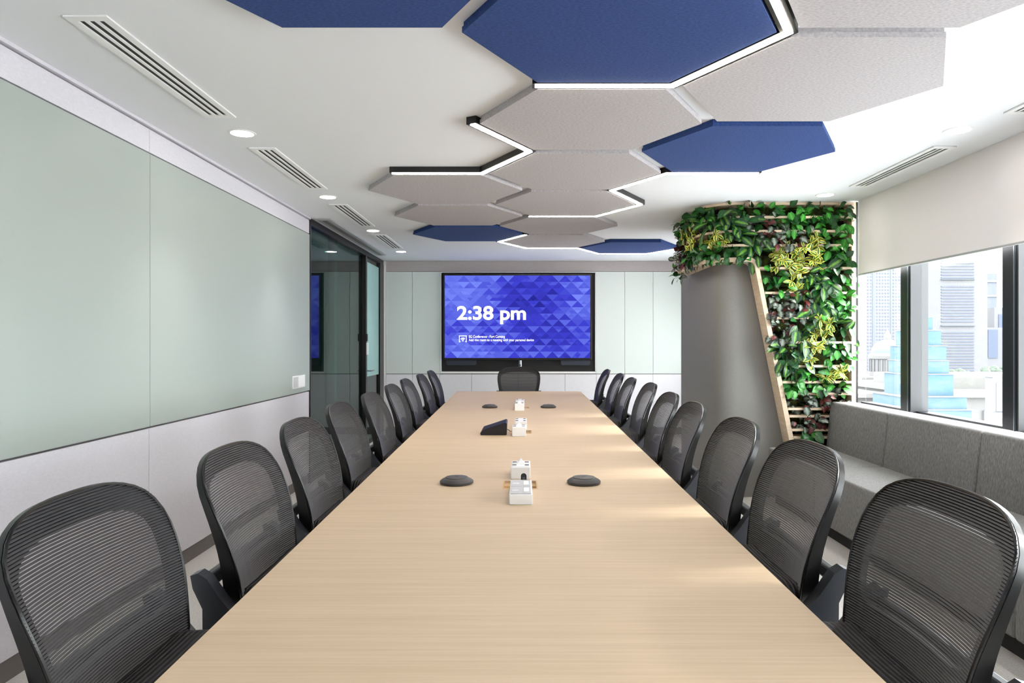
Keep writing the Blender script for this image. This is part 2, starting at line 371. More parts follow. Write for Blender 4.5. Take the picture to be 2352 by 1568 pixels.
for i, (a, b) in enumerate([(2.45, 3.56), (4.12, 5.23), (5.81, 6.92), (7.46, 8.57), (0.78, 1.89), (-0.89, 0.22)]):
    vent(-1.602, -1.448, a, b, ['long white slotted air vent nearest the top left corner', 'slotted air vent between the two nearest left downlights', 'slotted air vent above the near end of the glass door',
        'small looking slotted air vent farthest along the left row', 'slotted air vent over the left side beside the camera', 'slotted air vent on the left behind the camera'][i])
for i, (a, b) in enumerate([(4.09, 5.15), (2.44, 3.50), (0.78, 1.84)]):
    vent(2.392, 2.525, a, b, ['slotted air vent beside the cream blind near the plant wall', 'slotted air vent over the blind cut off by the right edge', 'slotted air vent by the blind beside the camera'][i])

HS, HP, HR = 0.5605, 1.048, 0.605      # hexagon side, pitch, lattice radius
ZP = CAMZ + 1.102                      # underside of the baffles
X0c, Y0c, DX = 0.345, 3.555, 0.9075
def hexpts(s, rot=0): return [(s*math.cos(R(60*i)), s*math.sin(R(60*i))) for i in range(6)]
def hexbaffle(cx, cy, blue, label):
    o = MB()
    th = ZC - ZP
    o.prism(hexpts(HS), 'z', 0.0, th*0.52); o.prism(hexpts(HS-0.006), 'z', th*0.52, th-0.0005)
    ob = o.build('hexagon_baffle', 'bluefelt' if blue else 'greyfelt')
    ob.location = (cx, cy, ZP)
    tag(ob, label, 'ceiling panel', 'hexagonal felt ceiling baffles')
hexes = [(-1, 1.983, 1, 'dark blue hexagonal felt ceiling panel cut off by the top left edge'),
 (-1, 5.127, 0, 'grey hexagonal felt ceiling panel at the left end of the black light strip'),
 (-1, 6.175, 0, 'grey hexagonal felt ceiling panel on the left just before the far blue one'),
 (-1, 7.223, 1, 'blue hexagonal felt ceiling panel far left near the glass door'),
 (0, 2.507, 1, 'large blue hexagonal felt ceiling panel with a light strip along its right edge'),
 (0, 3.555, 0, 'grey hexagonal felt ceiling panel right behind the large blue one'),
 (0, 4.603, 0, 'grey hexagonal felt ceiling panel left of the mid blue hexagon, between two zigzag light strips'),
 (0, 5.651, 0, 'grey hexagonal felt ceiling panel with a light strip round its right corner'),
 (0, 6.70, 0, 'grey hexagonal felt ceiling panel second from the screen in the centre column'),
 (0, 7.747, 0, 'grey hexagonal felt ceiling panel nearest the screen in the centre column'),
 (1, 1.983, 0, 'grey hexagonal felt ceiling panel cut off by the top right edge'),
 (1, 3.031, 0, 'large grey hexagonal felt ceiling panel on the right above the mid blue one'),
 (1, 4.079, 1, 'mid blue hexagonal felt ceiling panel on the right above the plant wall'),
 (1, 8.271, 1, 'blue hexagonal felt ceiling panel farthest right, close to the screen wall')]
for c_, y_, bl_, lb in hexes: hexbaffle(X0c + c_*DX, y_, bl_, lb)

def strip(path, label):
    """light strip along a polyline in plan; mitred black housing with a glowing underside"""
    root = empty('light_strip', (path[0][0], path[0][1], ZC)); ox, oy = path[0]
    pts = [Vector(p) for p in path]; k = len(pts)
    def offs(w):
        L, Rr = [], []
        for i, p in enumerate(pts):
            d0 = (p - pts[i-1]).normalized() if i else None; d1 = (pts[i+1] - p).normalized() if i < k-1 else None
            n0 = Vector((-d0.y, d0.x)) if d0 else None; n1 = Vector((-d1.y, d1.x)) if d1 else None
            if n0 is None: n = n1
            elif n1 is None: n = n0
            else: n = (n0 + n1); n = n / (n.length_squared) * 2
            L.append(p + n*w); Rr.append(p - n*w)
        return L, Rr
    def solid(w, z0, z1, e=0.0):
        L, Rr = offs(w); mb = MB()
        if e:
            d = (pts[1]-pts[0]).normalized()*e; L[0] = L[0]+d; Rr[0] = Rr[0]+d
            d = (pts[-2]-pts[-1]).normalized()*e; L[-1] = L[-1]+d; Rr[-1] = Rr[-1]+d
        vs = []; fs = []
        for a, b in zip(L, Rr): vs += [(a.x-ox,a.y-oy,z0),(b.x-ox,b.y-oy,z0),(b.x-ox,b.y-oy,z1),(a.x-ox,a.y-oy,z1)]
        for j in range(k-1):
            for i in range(4): fs.append((j*4+i, j*4+(i+1)%4, (j+1)*4+(i+1)%4, (j+1)*4+i))
        fs.append((3,2,1,0)); e_ = (k-1)*4; fs.append((e_,e_+1,e_+2,e_+3))
        return mb.add(vs, fs)
    solid(0.0285, ZP-ZC+0.0, -0.0005).build('housing', 'black', root)
    solid(0.0125, ZP-ZC-0.0035, ZP-ZC-0.0002, 0.012).build('diffuser', 'diffuser', root)
    tag(root, label, 'light', 'zigzag black light strips between the hexagons')
def hv(c_, y_, i):        # vertex i (0=right, going anticlockwise in plan: 1=far right, 2=far left, 3=left, 4=near left, 5=near right)
    return (X0c + c_*DX + HR*math.cos(R(60*i)), y_ + HR*math.sin(R(60*i)))
strip([hv(0,2.507,5), hv(0,2.507,0), hv(0,2.507,1), hv(0,2.507,2)], 'black light strip glowing along two edges of the large blue hexagon')
strip([hv(0,3.555,3), hv(0,3.555,2), hv(0,4.603,3), hv(-1,5.127,4)], 'black zigzag light strip left of the grey hexagons')
strip([hv(1,4.079,1), hv(1,4.079,2), hv(0,4.603,1), hv(0,5.651,0), hv(0,5.651,1), hv(0,5.651,2)], 'black zigzag light strip from the mid blue hexagon to the centre')
strip([hv(0,6.70,2), hv(0,7.747,3), hv(0,7.747,2), hv(0,7.747,1), hv(1,8.271,2), hv(1,8.271,1), hv(1,8.271,0)], 'black zigzag light strip nearest the screen wall')

# ------------------------------------------------------------------ television and what hangs with it
def bx2x(px): return (px - VX) * YB / F
def py2z(py): return CAMZ - (py - VY) * YB / F
tv = empty('television', ((tx0+tx1)/2, YB+0.02, 1.0)); tag(tv, 'large wall mounted screen showing 2:38 pm on blue triangles', 'television')
ox, oy, oz = tv.location
sx0, sx1, sz0, sz1 = bx2x(1022.5), bx2x(1355), py2z(821.5), py2z(633.5)
B(bx2x(1018.8)-ox, bx2x(1358.5)-ox, -0.075, 0.0, py2z(826)-oz, py2z(629.5)-oz, bev=0.004).build('bezel', 'tvbezel', tv)
# screen picture: rows of up and down triangles of varying blue
MT['screen'] = m = bpy.data.materials.new('screen_picture'); m.use_nodes = True; m.node_tree.nodes.clear()
o_ = nd(m, 'ShaderNodeOutputMaterial'); em = nd(m, 'ShaderNodeEmission'); at = nd(m, 'ShaderNodeAttribute'); at.attribute_name = 'pic'
lk(m, at.outputs['Color'], em.inputs[0]); lk(m, em.outputs[0], o_.inputs[0]); em.inputs[1].default_value = 0.76
rw = random.Random(3)
sw, sh = sx1 - sx0, sz1 - sz0
cw, ch = sw/11.5, sh/13.0
cells = {}
def tri_shade(r, c, up_):
    return cells.setdefault((r, c, up_), rw.uniform(-1, 1))
def low(x, z):
    # large pale field at the left, darker field at upper middle and at the lower right
    v = 0.20 - 0.62*math.exp(-(((x-0.62)/0.22)**2 + ((z-0.72)/0.30)**2)) + 0.62*math.exp(-(((x-0.10)/0.22)**2 + ((z-0.80)/0.35)**2))
    v += 0.40*math.exp(-(((x-0.16)/0.20)**2 + ((z-0.08)/0.12)**2)) + 0.42*math.exp(-(((x-1.0)/0.16)**2 + ((z-0.75)/0.3)**2))
    v -= 0.30*math.exp(-(((x-0.75)/0.3)**2 + ((z-0.2)/0.2)**2)); return v
vs_, fs_, cols = [], [], []
cA, cB = s2l((40, 40, 150)), s2l((122, 140, 255)); cM = s2l((66, 68, 214))
def shade(v):
    v = max(0, min(1, v))
    if v < 0.5: k = v*2; return tuple(a + (b-a)*k for a, b in zip(cA, cM))
    k = v*2-1; return tuple(a + (b-a)*k for a, b in zip(cM, cB))
def clipadd(poly, col):
    def cl(p, f, inter):
        out = []
        for i in range(len(p)):
            a, b = p[i-1], p[i]
            if f(b):
                if not f(a): out.append(inter(a, b))
                out.append(b)
            elif f(a): out.append(inter(a, b))
        return out
    def ix(X): return lambda a, b: (X, a[1] + (b[1]-a[1])*(X-a[0])/(b[0]-a[0]))
    poly = cl(poly, lambda p: p[0] >= sx0, ix(sx0))
    if poly: poly = cl(poly, lambda p: p[0] <= sx1, ix(sx1))
    if len(poly) < 3: return
    n = len(vs_); vs_.extend((x-ox, -0.0772, z-oz) for x, z in poly); fs_.append(tuple(range(n, n+len(poly)))); cols.append(col)
for r in range(13):
    for c in range(-1, 13):
        for up_ in (1, 0):
            xo = sx0 + (c + (0.5 if r % 2 else 0.0) + (0.0 if up_ else 0.5))*cw
            z0_ = sz0 + r*ch; z1_ = z0_ + ch
            if up_: T = ((xo, z0_), (xo+cw, z0_), (xo+cw/2, z1_))
            else: T = ((xo, z1_), (xo+cw/2, z0_), (xo+cw, z1_))
            cx = (xo + cw/2 - sx0)/sw; cz = (r + 0.5)/13
            base = 0.5 + 0.55*low(cx, cz) + (-0.12 if up_ else 0.09) + 0.18*tri_shade(r, c, up_)
            split = tri_shade(r, c, 7+up_) > 0.15
            if not split: clipadd(list(T), shade(base))
            else:
                a, b_, d_ = T; mid = lambda p, q: ((p[0]+q[0])/2, (p[1]+q[1])/2)
                ab, bd, da = mid(a, b_), mid(b_, d_), mid(d_, a)
                for k, tr_ in enumerate(((a, ab, da), (ab, b_, bd), (da, bd, d_), (ab, bd, da))):
                    clipadd(list(tr_), shade(base + 0.10*tri_shade(r, c, 20+k+10*up_)))
me = bpy.data.meshes.new('screen'); me.from_pydata(vs_, [], fs_); me.materials.append(m)
ca = me.color_attributes.new('pic', 'FLOAT_COLOR', 'CORNER')
for p, col in zip(me.polygons, cols):
    for li in p.loop_indices: ca.data[li].color = (*col, 1)
scr = place('screen', me, tv)
MT['screentext'] = emis('screen_text_white', (255, 255, 255), 0.8)
def text(body, x, z, size, parent, name, yy, m='screentext', offset=0.0, width=None, rot=(R(90), 0, 0), thick=0.0):
    cu = bpy.data.curves.new('t', 'FONT'); cu.body = body; cu.size = size; cu.offset = offset; cu.extrude = thick
    ob = bpy.data.objects.new('t', cu); C.objects.link(ob)
    me = bpy.data.meshes.new_from_object(ob.evaluated_get(bpy.context.evaluated_depsgraph_get()))
    bpy.data.objects.remove(ob); bpy.data.curves.remove(cu)
    me.materials.clear(); me.materials.append(MT[m])
    x0_ = min(v.co.x for v in me.vertices); x1_ = max(v.co.x for v in me.vertices)
    k = (width/(x1_-x0_)) if width else 1.0
    for v in me.vertices: v.co.x = (v.co.x - x0_)*k
    o = place(name, me, parent, (x, yy, z), rot); return o
ty = -0.0785
pxs = YB/F
text('2:38 pm', bx2x(1050.5)-ox, py2z(733.5)-oz, 30*pxs/0.70, scr, 'clock_text', ty, offset=0.0065, width=157.5*pxs)
text('SG Conference - Fort Canning', bx2x(1077.5)-ox, py2z(775.6)-oz, 6.0*pxs/0.70, scr, 'room_text', ty, offset=0.0002, width=82.5*pxs)
text('Add this room to a meeting with your personal device', bx2x(1077.5)-ox, py2z(783.2)-oz, 5.7*pxs/0.70, scr, 'room_text', ty, offset=0.0001, width=148.5*pxs)
# cast icon: rounded frame open at the bottom, wifi arcs
ic = MB(); ix0, ix1, iz0, iz1 = bx2x(1055.2)-ox, bx2x(1072.6)-ox, py2z(785)-oz, py2z(770.5)-oz; tkn = 1.6*pxs
for bb in ((ix0, ix1, iz1-tkn, iz1), (ix0, ix0+tkn, iz0, iz1), (ix1-tkn, ix1, iz0, iz1), (ix0, ix0+3.2*pxs, iz0, iz0+tkn), (ix1-3.2*pxs, ix1, iz0, iz0+tkn)):
    ic.box(bb[0], bb[1], ty-0.0003, ty, bb[2], bb[3])
icx, icz = (ix0+ix1)/2, iz0 + 1.8*pxs
for r_ in (3.2, 5.6, 8.0):
    ps = []
    for j in range(9):
        a = R(48 + 84*j/8); ps.append((icx + r_*pxs*math.cos(a), icz + r_*pxs*math.sin(a)))
    for j in range(8, -1, -1):
        a = R(48 + 84*j/8); ps.append((icx + (r_-1.3)*pxs*math.cos(a), icz + (r_-1.3)*pxs*math.sin(a)))
    for j in range(8): ic.prism([ps[j], ps[j+1], ps[16-j], ps[17-j]], 'y', ty-0.0003, ty)
ic.prism([(icx + 1.1*pxs*math.cos(R(45*j)), icz + 1.1*pxs*math.sin(R(45*j))) for j in range(8)], 'y', ty-0.0003, ty)
ic.build('cast_icon', 'screentext', scr)
for a, b, lb in ((1025.3, 1094.7, 'dark speaker bar under the left side of the screen'), (1287.9, 1355.4, 'dark speaker bar under the right side of the screen')):
    o = empty('speaker_bar', ((bx2x(a)+bx2x(b))/2, YB+0.02, py2z(838.5))); tag(o, lb, 'speaker', 'speaker bars under the screen')
    w = (bx2x(b)-bx2x(a))/2; h_ = 12*pxs
    pts = [(-w, h_), (-w, 0.03)] + [(-w+0.03-0.03*math.cos(R(q)), 0.03-0.03*math.sin(R(q))) for q in (30, 60, 90)] + [(w-0.03+0.03*math.sin(R(q)), 0.03-0.03*math.cos(R(q))) for q in (0, 30, 60, 90)] + [(w, h_)]
    MB().prism(pts, 'y', -0.045, 0.0).build('grille', 'speaker', o)
    B(-w*0.8, w*0.8, -0.004, 0.0, h_-0.02, h_-0.002).build('mount', 'blackmatte', o)
cm = empty('conference_camera', (bx2x(1195), YB-0.03, py2z(843))); tag(cm, 'small grey cylindrical camera post below the centre of the screen', 'camera')
MB().lathe([(0.020, 0.0), (0.024, 0.004), (0.025, 0.085), (0.023, 0.098)], 20).build('body', 'metal', cm, 40)
B(-0.03, 0.03, -0.02, 0.05, 0.098, 0.110).build('mount', 'blackmatte', cm)
MB().lathe([(0.012, 0.025), (0.011, 0.029)], 16, (0, 0, 0.03), 'y').build('lens', 'consolescreen', cm, 40)

# ------------------------------------------------------------------ table
TZ = 0.735
def tl_(y): return -0.612 - 0.0197*(y - 1.166)
def tr_(y): return 0.604 + 0.0089*(y - 1.166)
TY0, TY1 = 0.62, 8.05
def corner(cx, cy, r, a0, a1, n=6): return [(cx + r*math.cos(R(a0 + (a1-a0)*i/n)), cy + r*math.sin(R(a0 + (a1-a0)*i/n))) for i in range(n+1)]
rc = 0.07
outl = corner(tl_(TY0)+rc, TY0+rc, rc, 180, 270) + corner(tr_(TY0)-rc, TY0+rc, rc, 270, 360) + corner(tr_(TY1)-rc, TY1-rc, rc, 0, 90) + corner(tl_(TY1)+rc, TY1-rc, rc, 90, 180)
table = empty('conference_table', (0, 4.3, 0)); tag(table, 'long pale maple conference table running towards the screen', 'table')
slots = [(-0.078, 0.060, 2.705, 2.865), (-0.078, 0.060, 4.35, 4.50), (-0.078, 0.060, 5.98, 6.13)]
mb = MB()
def prism_holes():
    """top with rectangular cable slots: bands between the slots plus the strips beside them"""
    ys = [TY0]
    import itertools
    def edge_pts(side, y0, y1):
        f = tl_ if side < 0 else tr_
        return [(f(y0), y0), (f(y1), y1)]
    segs = []
    prev = None
    # near cap with rounded corners
    s0 = slots[0][2]
    near = corner(tl_(TY0)+rc, TY0+rc, rc, 180, 270) + corner(tr_(TY0)-rc, TY0+rc, rc, 270, 360) + [(tr_(s0), s0), (tl_(s0), s0)]
    segs.append(near)
    for i, (a, b, y0, y1) in enumerate(slots):
        segs.append([(tl_(y0), y0), (a, y0), (a, y1), (tl_(y1), y1)])
        segs.append([(b, y0), (tr_(y0), y0), (tr_(y1), y1), (b, y1)])
        if i < len(slots)-1:
            n0 = slots[i+1][2]; segs.append([(tl_(y1), y1), (tr_(y1), y1), (tr_(n0), n0), (tl_(n0), n0)])
    e = slots[-1][3]
    segs.append([(tl_(e), e), (tr_(e), e)] + corner(tr_(TY1)-rc, TY1-rc, rc, 0, 90) + corner(tl_(TY1)+rc, TY1-rc, rc, 90, 180))
    return segs
for sg in prism_holes(): mb.prism([(x, y-4.3) for x, y in sg], 'z', TZ-0.022, TZ)
mb.build('table_top', 'veneer', table, fix=True)
mb = MB(); ins = 0.012
mb.prism([(x*(1-ins/0.65), (y-4.3)*0.9965) for x, y in outl], 'z', TZ-0.036, TZ-0.022)
mb.build('top_edge', 'veneer', table)
for a, b, y0, y1 in slots:
    MB().box(a, b, y0-4.3, y1-4.3, TZ-0.0215, TZ-0.010).box(a, a+0.006, y0-4.3, y1-4.3, TZ-0.010, TZ-0.0005).box(b-0.006, b, y0-4.3, y1-4.3, TZ-0.010, TZ-0.0005).box(a+0.006, b-0.006, (y0+y1)/2-4.31, (y0+y1)/2-4.29, TZ-0.010, TZ-0.004).build('cable_slot', 'slotwood', table)
for y in (1.3, 3.6, 5.2, 7.2):
    B(-0.17, 0.17, y-0.03-4.3, y+0.03-4.3, 0.0, TZ-0.036, bev=0.003).build('leg', 'veneer', table)
B(-0.02, 0.02, 1.33-4.3, 7.17-4.3, 0.35, 0.62).build('cable_spine', 'veneer', table)

# ------------------------------------------------------------------ chairs
CTOP, CBOT, CREF = 1.005, 0.605, 0.640
def wb_(z): 
    t_ = max(0, min(1, (z - 0.62)/0.26)); t_ = t_*t_*(3-2*t_); return 0.216 + 0.034*t_
def outw(z, inset=0.0, top=CTOP, bot=CBOT, R_=0.135, rb=0.05):
    if z >= top or z <= bot: return 0.0
    w = wb_(z) - inset
    s = top - z
    if s < R_: w *= max(0.0, 1 - ((R_-s)/R_)**2.9)**(1/2.9)
    s = z - bot
    if s < rb: w *= 0.80 + 0.20*max(0.0, 1 - ((rb-s)/rb)**2)**0.5
    return w
def bx_(z, y):
    v = max(0.0, (z - CREF)/(CTOP - CREF))
    return 0.012*math.sin(math.pi*min(1, max(0, v*1.25))) - 0.112*v**1.10 + 0.45*y*y
def radial(inside, n, c=(0, 0.83)):
    out = []
    for i in range(n):
        a = 2*math.pi*i/n; dy, dz = math.cos(a), math.sin(a); lo_, hi_ = 0.0, 0.6
        for _ in range(26):
            md = (lo_+hi_)/2
            if inside(c[0]+dy*md, c[1]+dz*md): lo_ = md
            else: hi_ = md
        out.append((c[0]+dy*lo_, c[1]+dz*lo_))
    return out
def build_chair():
    root = empty('mesh_chair')
    # frame ring behind the fabric
    N = 56
    outer = radial(lambda y, z: CBOT < z < CTOP and abs(y) < outw(z), N)
    inner = radial(lambda y, z: 0.712 < z < CTOP-0.058 and abs(y) < outw(z, 0.034, CTOP-0.058, 0.712, 0.08, 0.04), N)
    mb = MB(); vs = []
    for (yo, zo), (yi, zi) in zip(outer, inner):
        v = (zo-CBOT)/(CTOP-CBOT); dep = 0.017 + 0.034*max(0, 1-v)**1.4
        vs += [(bx_(zo,yo)-0.004, yo, zo), (bx_(zi,yi)-0.006, yi, zi), (bx_(zi,yi)-0.022, yi, zi), (bx_(zo,yo)-dep, yo*0.985, zo-0.004)]
    fs = []
    for i in range(N):
        j = (i+1) % N
        for k in range(4): fs.append((i*4+k, i*4+(k+1)%4, j*4+(k+1)%4, j*4+k))
    mb.add(vs, fs).build('back_frame', 'blackplastic', root, 50)
    # woven ribs of the back fabric
    mb = MB(); z = CBOT + 0.006; hh = 0.00272
    while z < CTOP - 0.002:
        w = outw(z) + 0.001; n = 10; vs = []; fs = []
        for i in range(n+1):
            y = -w + 2*w*i/n; x = bx_(z, y)
            vs += [(x-0.0004, y, z-hh), (x+0.0030, y, z), (x-0.0004, y, z+hh)]
        for i in range(n):
            a = i*3; b = a+3; fs += [(a, b, b+1, a+1), (a+1, b+1, b+2, a+2)]
        mb.add(vs, fs); z += 0.0058
    o = mb.build('back_mesh', 'meshrib', root, fix=False); o['kind'] = 'stuff'
    # stitched edge band of the fabric
    mb = MB(); pts = [Vector((bx_(z_, y_)+0.0005, y_*0.992, z_)) for y_, z_ in outer]
    mb.tube(pts + [pts[0]], 0.0035, 5).build('edge_piping', 'blackplastic', root, 60)
    # seat cushion
    mb = MB(); nu, nv = 18, 18; vs = []; fs = []
    def seatp(u, v, top):
        a = math.copysign(abs(u)**1, u); 
        x = 0.220 + 0.240*u; wy = 0.235*(1 - 0.10*max(0, -u))*(1 - max(0, (abs(u)-0.72)/0.28)**2.6*0.34)
        y = wy*v
        e = max(abs(u), abs(v)); dome = (1 - e**7)
        zt = 0.616 + 0.050*dome**0.5 + 0.006*(v*v) - 0.03*max(0, u-0.55)**1.5
        zb = 0.610 - 0.022*dome**0.5 - 0.03*max(0, u-0.55)**1.5
        return (x, y, zt if top else zb)
    for top in (1, 0):
        for i in range(nu+1):
            for j in range(nv+1):
                uu = math.sin((-1 + 2*i/nu)*math.pi/2); vv = math.sin((-1 + 2*j/nv)*math.pi/2)
                vs.append(seatp(uu, vv, top))
    q = (nu+1)*(nv+1)
    for i in range(nu):
        for j in range(nv):
            a = i*(nv+1)+j; fs.append((a, a+nv+1, a+nv+2, a+1)); fs.append((q+a, q+a+1, q+a+nv+2, q+a+nv+1))
    for i in range(nu):
        for j in (0, nv):
            a = i*(nv+1)+j; fs.append((a, a+nv+1, q+a+nv+1, q+a))
    for j in range(nv):
        for i in (0, nu):
            a = i*(nv+1)+j; fs.append((a, a+1, q+a+1, q+a))
    mb.add(vs, fs).build('seat', 'seat', root, 60)
    # side brackets that carry the back, joined by a rear bar
    prof = [(-0.088, 0.722), (-0.070, 0.728), (-0.048, 0.715), (-0.010, 0.660), (0.050, 0.590), (0.13, 0.530), (0.20, 0.520), (0.20, 0.490), (0.05, 0.470), (-0.040, 0.450), (-0.056, 0.455), (-0.058, 0.640), (-0.082, 0.690)]
    for s in (-1, 1):
        MB().prism(prof, 'y', s*0.222, s*0.262).build('side_bracket', 'bracket', root)
    B(-0.086, -0.062, -0.222, 0.222, 0.668, 0.706, bev=0.006).build('rear_bar', 'bracket', root)
    B(0.06, 0.34, -0.222, 0.222, 0.485, 0.576, bev=0.012).build('mechanism', 'blackplastic', root)
    MB().lathe([(0.030, 0.11), (0.030, 0.30), (0.020, 0.301), (0.020, 0.48)], 16, (0.21, 0, 0)).build('gas_column', 'blackplastic', root, 40)
    MB().lathe([(0.05, 0.085), (0.055, 0.10), (0.045, 0.135)], 16, (0.21, 0, 0)).build('hub', 'blackplastic', root, 40)
    for k in range(5):
        a = R(72*k + 36); d = Vector((math.cos(a), math.sin(a), 0)); c0 = Vector((0.21, 0, 0))
        mb = MB(); mb.tube([c0 + d*0.04 + Vector((0,0,0.11)), c0 + d*0.18 + Vector((0,0,0.098)), c0 + d*0.29 + Vector((0,0,0.078))], [0.026, 0.021, 0.016], 8)
        lg = mb.build('base_leg', 'blackplastic', root, 50)
        e = c0 + d*0.29; pz = Vector((-d.y, d.x, 0))
        mb = MB(); mb.tube([e + pz*-0.024 + Vector((0,0,0.031)), e + pz*0.024 + Vector((0,0,0.031))], 0.030, 14)
        mb.tube([e + Vector((0,0,0.045)), e + Vector((0,0,0.075))], 0.008, 6); mb.build('castor', 'castor', lg, 40)
    return root
proto = build_chair()
Lc = [(1.375, 0), (2.00, 0), (2.68, 0), (3.40, 0), (4.09, 0), (4.88, 0), (5.62, 0), (6.45, 0), (7.25, 0)]
Rc = [(1.42, 0), (2.04, 0), (2.68, 0), (3.41, 0), (4.08, 0), (5.05, 0), (5.80, 0), (6.58, 0), (7.55, 0)]
LX = [-0.775, -0.733, -0.756, -0.795, -0.790, -0.814, -0.838, -0.837, -0.847]
RX = [0.768, 0.742, 0.738, 0.738, 0.762, 0.825, 0.802, 0.816, 0.81]
used = False
def chair(x, y, rz, label, group):
    global used
    o = proto if not used else copy_tree(proto); used = True
    o.location = (x, y, 0); o.rotation_euler = (0, 0, rz); tag(o, label, 'chair', group)
nth = ['nearest the camera', 'second from the camera', 'third from the camera', 'fourth from the camera', 'in the middle of the row', 'fourth from the screen', 'third from the screen', 'second from the screen', 'nearest the screen']
for i, (y, a) in enumerate(Lc): chair(LX[i], y, R(a), 'black mesh chair left of the table, ' + nth[i], 'mesh chairs along the left side of the table')
for i, (y, a) in enumerate(Rc): chair(RX[i], y, R(180+a), 'black mesh chair right of the table, ' + nth[i], 'mesh chairs along the right side of the table')
chair(-0.042, 8.21, R(-90), 'black mesh chair facing the camera at the head of the table below the screen', 'mesh chair at the head of the table')

# ------------------------------------------------------------------ things on the table
def puck(x, y, label):
    o = empty('microphone_puck', (x, y, TZ)); tag(o, label, 'microphone', 'round table microphones')
    MB().lathe([(0.060, 0.0), (0.066, 0.003), (0.067, 0.011), (0.060, 0.017), (0.047, 0.024)], 36).build('body', 'puck', o, 35)
    MB().lathe([(0.045, 0.024), (0.044, 0.0265), (0.020, 0.0295), (0.001, 0.030)], 32).build('top_cap', 'puck', o, 35)
    MB().lathe([(0.009, 0.0298), (0.008, 0.0306)], 16).build('button', 'socketdark', o, 40)
puck(-0.2626, 2.81, 'dark round microphone puck left of the front white boxes'); puck(0.245, 2.81, 'dark round microphone puck right of the front white boxes')
puck(-0.281, 6.05, 'small looking round microphone puck at the far end, left of the box'); puck(0.223, 6.05, 'small looking round microphone puck at the far end, right of the box')
def wbox(x0, x1, y0, y1, h, label, style, tissue=False):
    cx, cy = (x0+x1)/2, (y0+y1)/2; w, l = (x1-x0)/2, (y1-y0)/2
    o = empty('power_box', (cx, cy, TZ)); tag(o, label, 'power box', 'white power boxes down the middle of the table')
    B(-w, w, -l, l, 0.0, h, bev=0.003).build('body', 'whitebox', o)
    n = 2
    for k in range(n):
        a = -l + 0.006 + k*(2*l-0.012)/n; b = a + (2*l-0.012)/n - 0.006
        pl = B(-w+0.005, w-0.005, a, b, h, h+0.0025, bev=0.001).build('socket_plate', 'socketgrey' if style == 'lid' else 'whitebox', o)
        cyk = (a+b)/2; q = (b-a)*0.28
        if style == 'lid':
            B(w*0.25, w*0.72, cyk-q, cyk+q, h+0.0025, h+0.004).build('rocker', 'whitebox', pl)
            B(-w*0.75, -w*0.15, cyk-q*0.5, cyk-q*0.1, h+0.0025, h+0.0032).build('socket_slot', 'socketdark' if False else 'whitebox', pl)
        else:
            for (xa, xb) in ((-0.85, -0.42), (0.42, 0.85)):
                B(w*xa, w*xb, cyk-q*0.6, cyk+q*0.6, h+0.0025, h+0.0034).build('socket_slot', 'socketdark', pl)
    if tissue:
        t_ = MB(); hh = 0.026
        vs = [(-0.020, -l*0.5, h+0.002), (0.018, -l*0.5, h+0.002), (0.014, l*0.4, h+0.002), (-0.016, l*0.4, h+0.002), (0.002, -l*0.3, h+hh), (0.0, l*0.15, h+hh*0.9)]
        t_.add(vs, [(0,1,4), (1,2,5,4), (2,3,5), (3,0,4,5), (0,3,2,1)]).build('paper_flap', 'paper', o)
wbox(-0.046, 0.035, 2.44, 2.70, 0.036, 'white power box lying nearest the camera, with pale socket lids', 'lid')
wbox(-0.048, 0.033, 2.895, 3.05, 0.050, 'white power box standing behind the nearest one, with a paper tip on top', 'slot', True)
wbox(-0.062, 0.021, 4.20, 4.35, 0.055, 'white power box beside the dark wedge console, front one of the middle pair', 'slot', True)
wbox(-0.050, 0.028, 4.53, 4.76, 0.050, 'white power box right behind the middle pair front one', 'slot')
wbox(-0.064, 0.014, 5.78, 5.97, 0.055, 'white power box farthest down the table between the two small pucks', 'slot', True)
wbox(-0.060, 0.016, 6.14, 6.36, 0.050, 'last white power box hidden behind the farthest visible one', 'slot')
# dark rounded remote standing between the two front boxes
o = empty('remote_control', (0.005, 2.80, TZ)); tag(o, 'small dark rounded remote leaning between the two front white boxes', 'remote')
pts = [(-0.0115, -0.06)] + [(0.0115*math.cos(R(180-180*i/8)), 0.030 + 0.0115*math.sin(R(180-180*i/8))) for i in range(9)] + [(0.0115, -0.06)]
rb_ = MB().prism(pts, 'y', -0.008, 0.008).build('body', 'console', o); rb_.rotation_euler = (R(-22), 0, 0)
B(-0.005, 0.005, -0.0092, -0.008, 0.016, 0.026, bev=0.0005).build('button', 'socketdark', o).rotation_euler = (R(-22), 0, 0)
# wedge shaped touch console with its cable
o = empty('touch_console', (-0.17, 4.36, TZ)); tag(o, 'dark wedge shaped touch console on the table beside the middle white boxes', 'touch panel')
pts = [(-0.082, 0.0), (-0.086, 0.012), (-0.076, 0.026), (0.070, 0.074), (0.076, 0.070), (0.074, 0.004), (0.070, 0.0)]
MB().prism(pts, 'y', -0.10, 0.12).build('body', 'console', o)
sp = MB(); a = Vector((-0.074, 0, 0.0275)); b = Vector((0.069, 0, 0.0745)); nrm = Vector((-(b-a).z, 0, (b-a).x)).normalized()*0.0015
sp.add([a+Vector((0,-0.094,0)), b+Vector((0,-0.094,0)), b+Vector((0,0.114,0)), a+Vector((0,0.114,0)), a+nrm+Vector((0,-0.094,0)), b+nrm+Vector((0,-0.094,0)), b+nrm+Vector((0,0.114,0)), a+nrm+Vector((0,0.114,0))],
       [(0,1,2,3),(4,5,6,7),(0,1,5,4),(1,2,6,5),(2,3,7,6),(3,0,4,7)]).build('screen', 'consolescreen', o)
MB().tube([(0.073, 0.0, 0.025), (0.085, 0.01, 0.018), (0.093, 0.03, 0.008), (0.100, 0.06, 0.0035)], 0.003, 6).build('cable', 'console', o, 60)

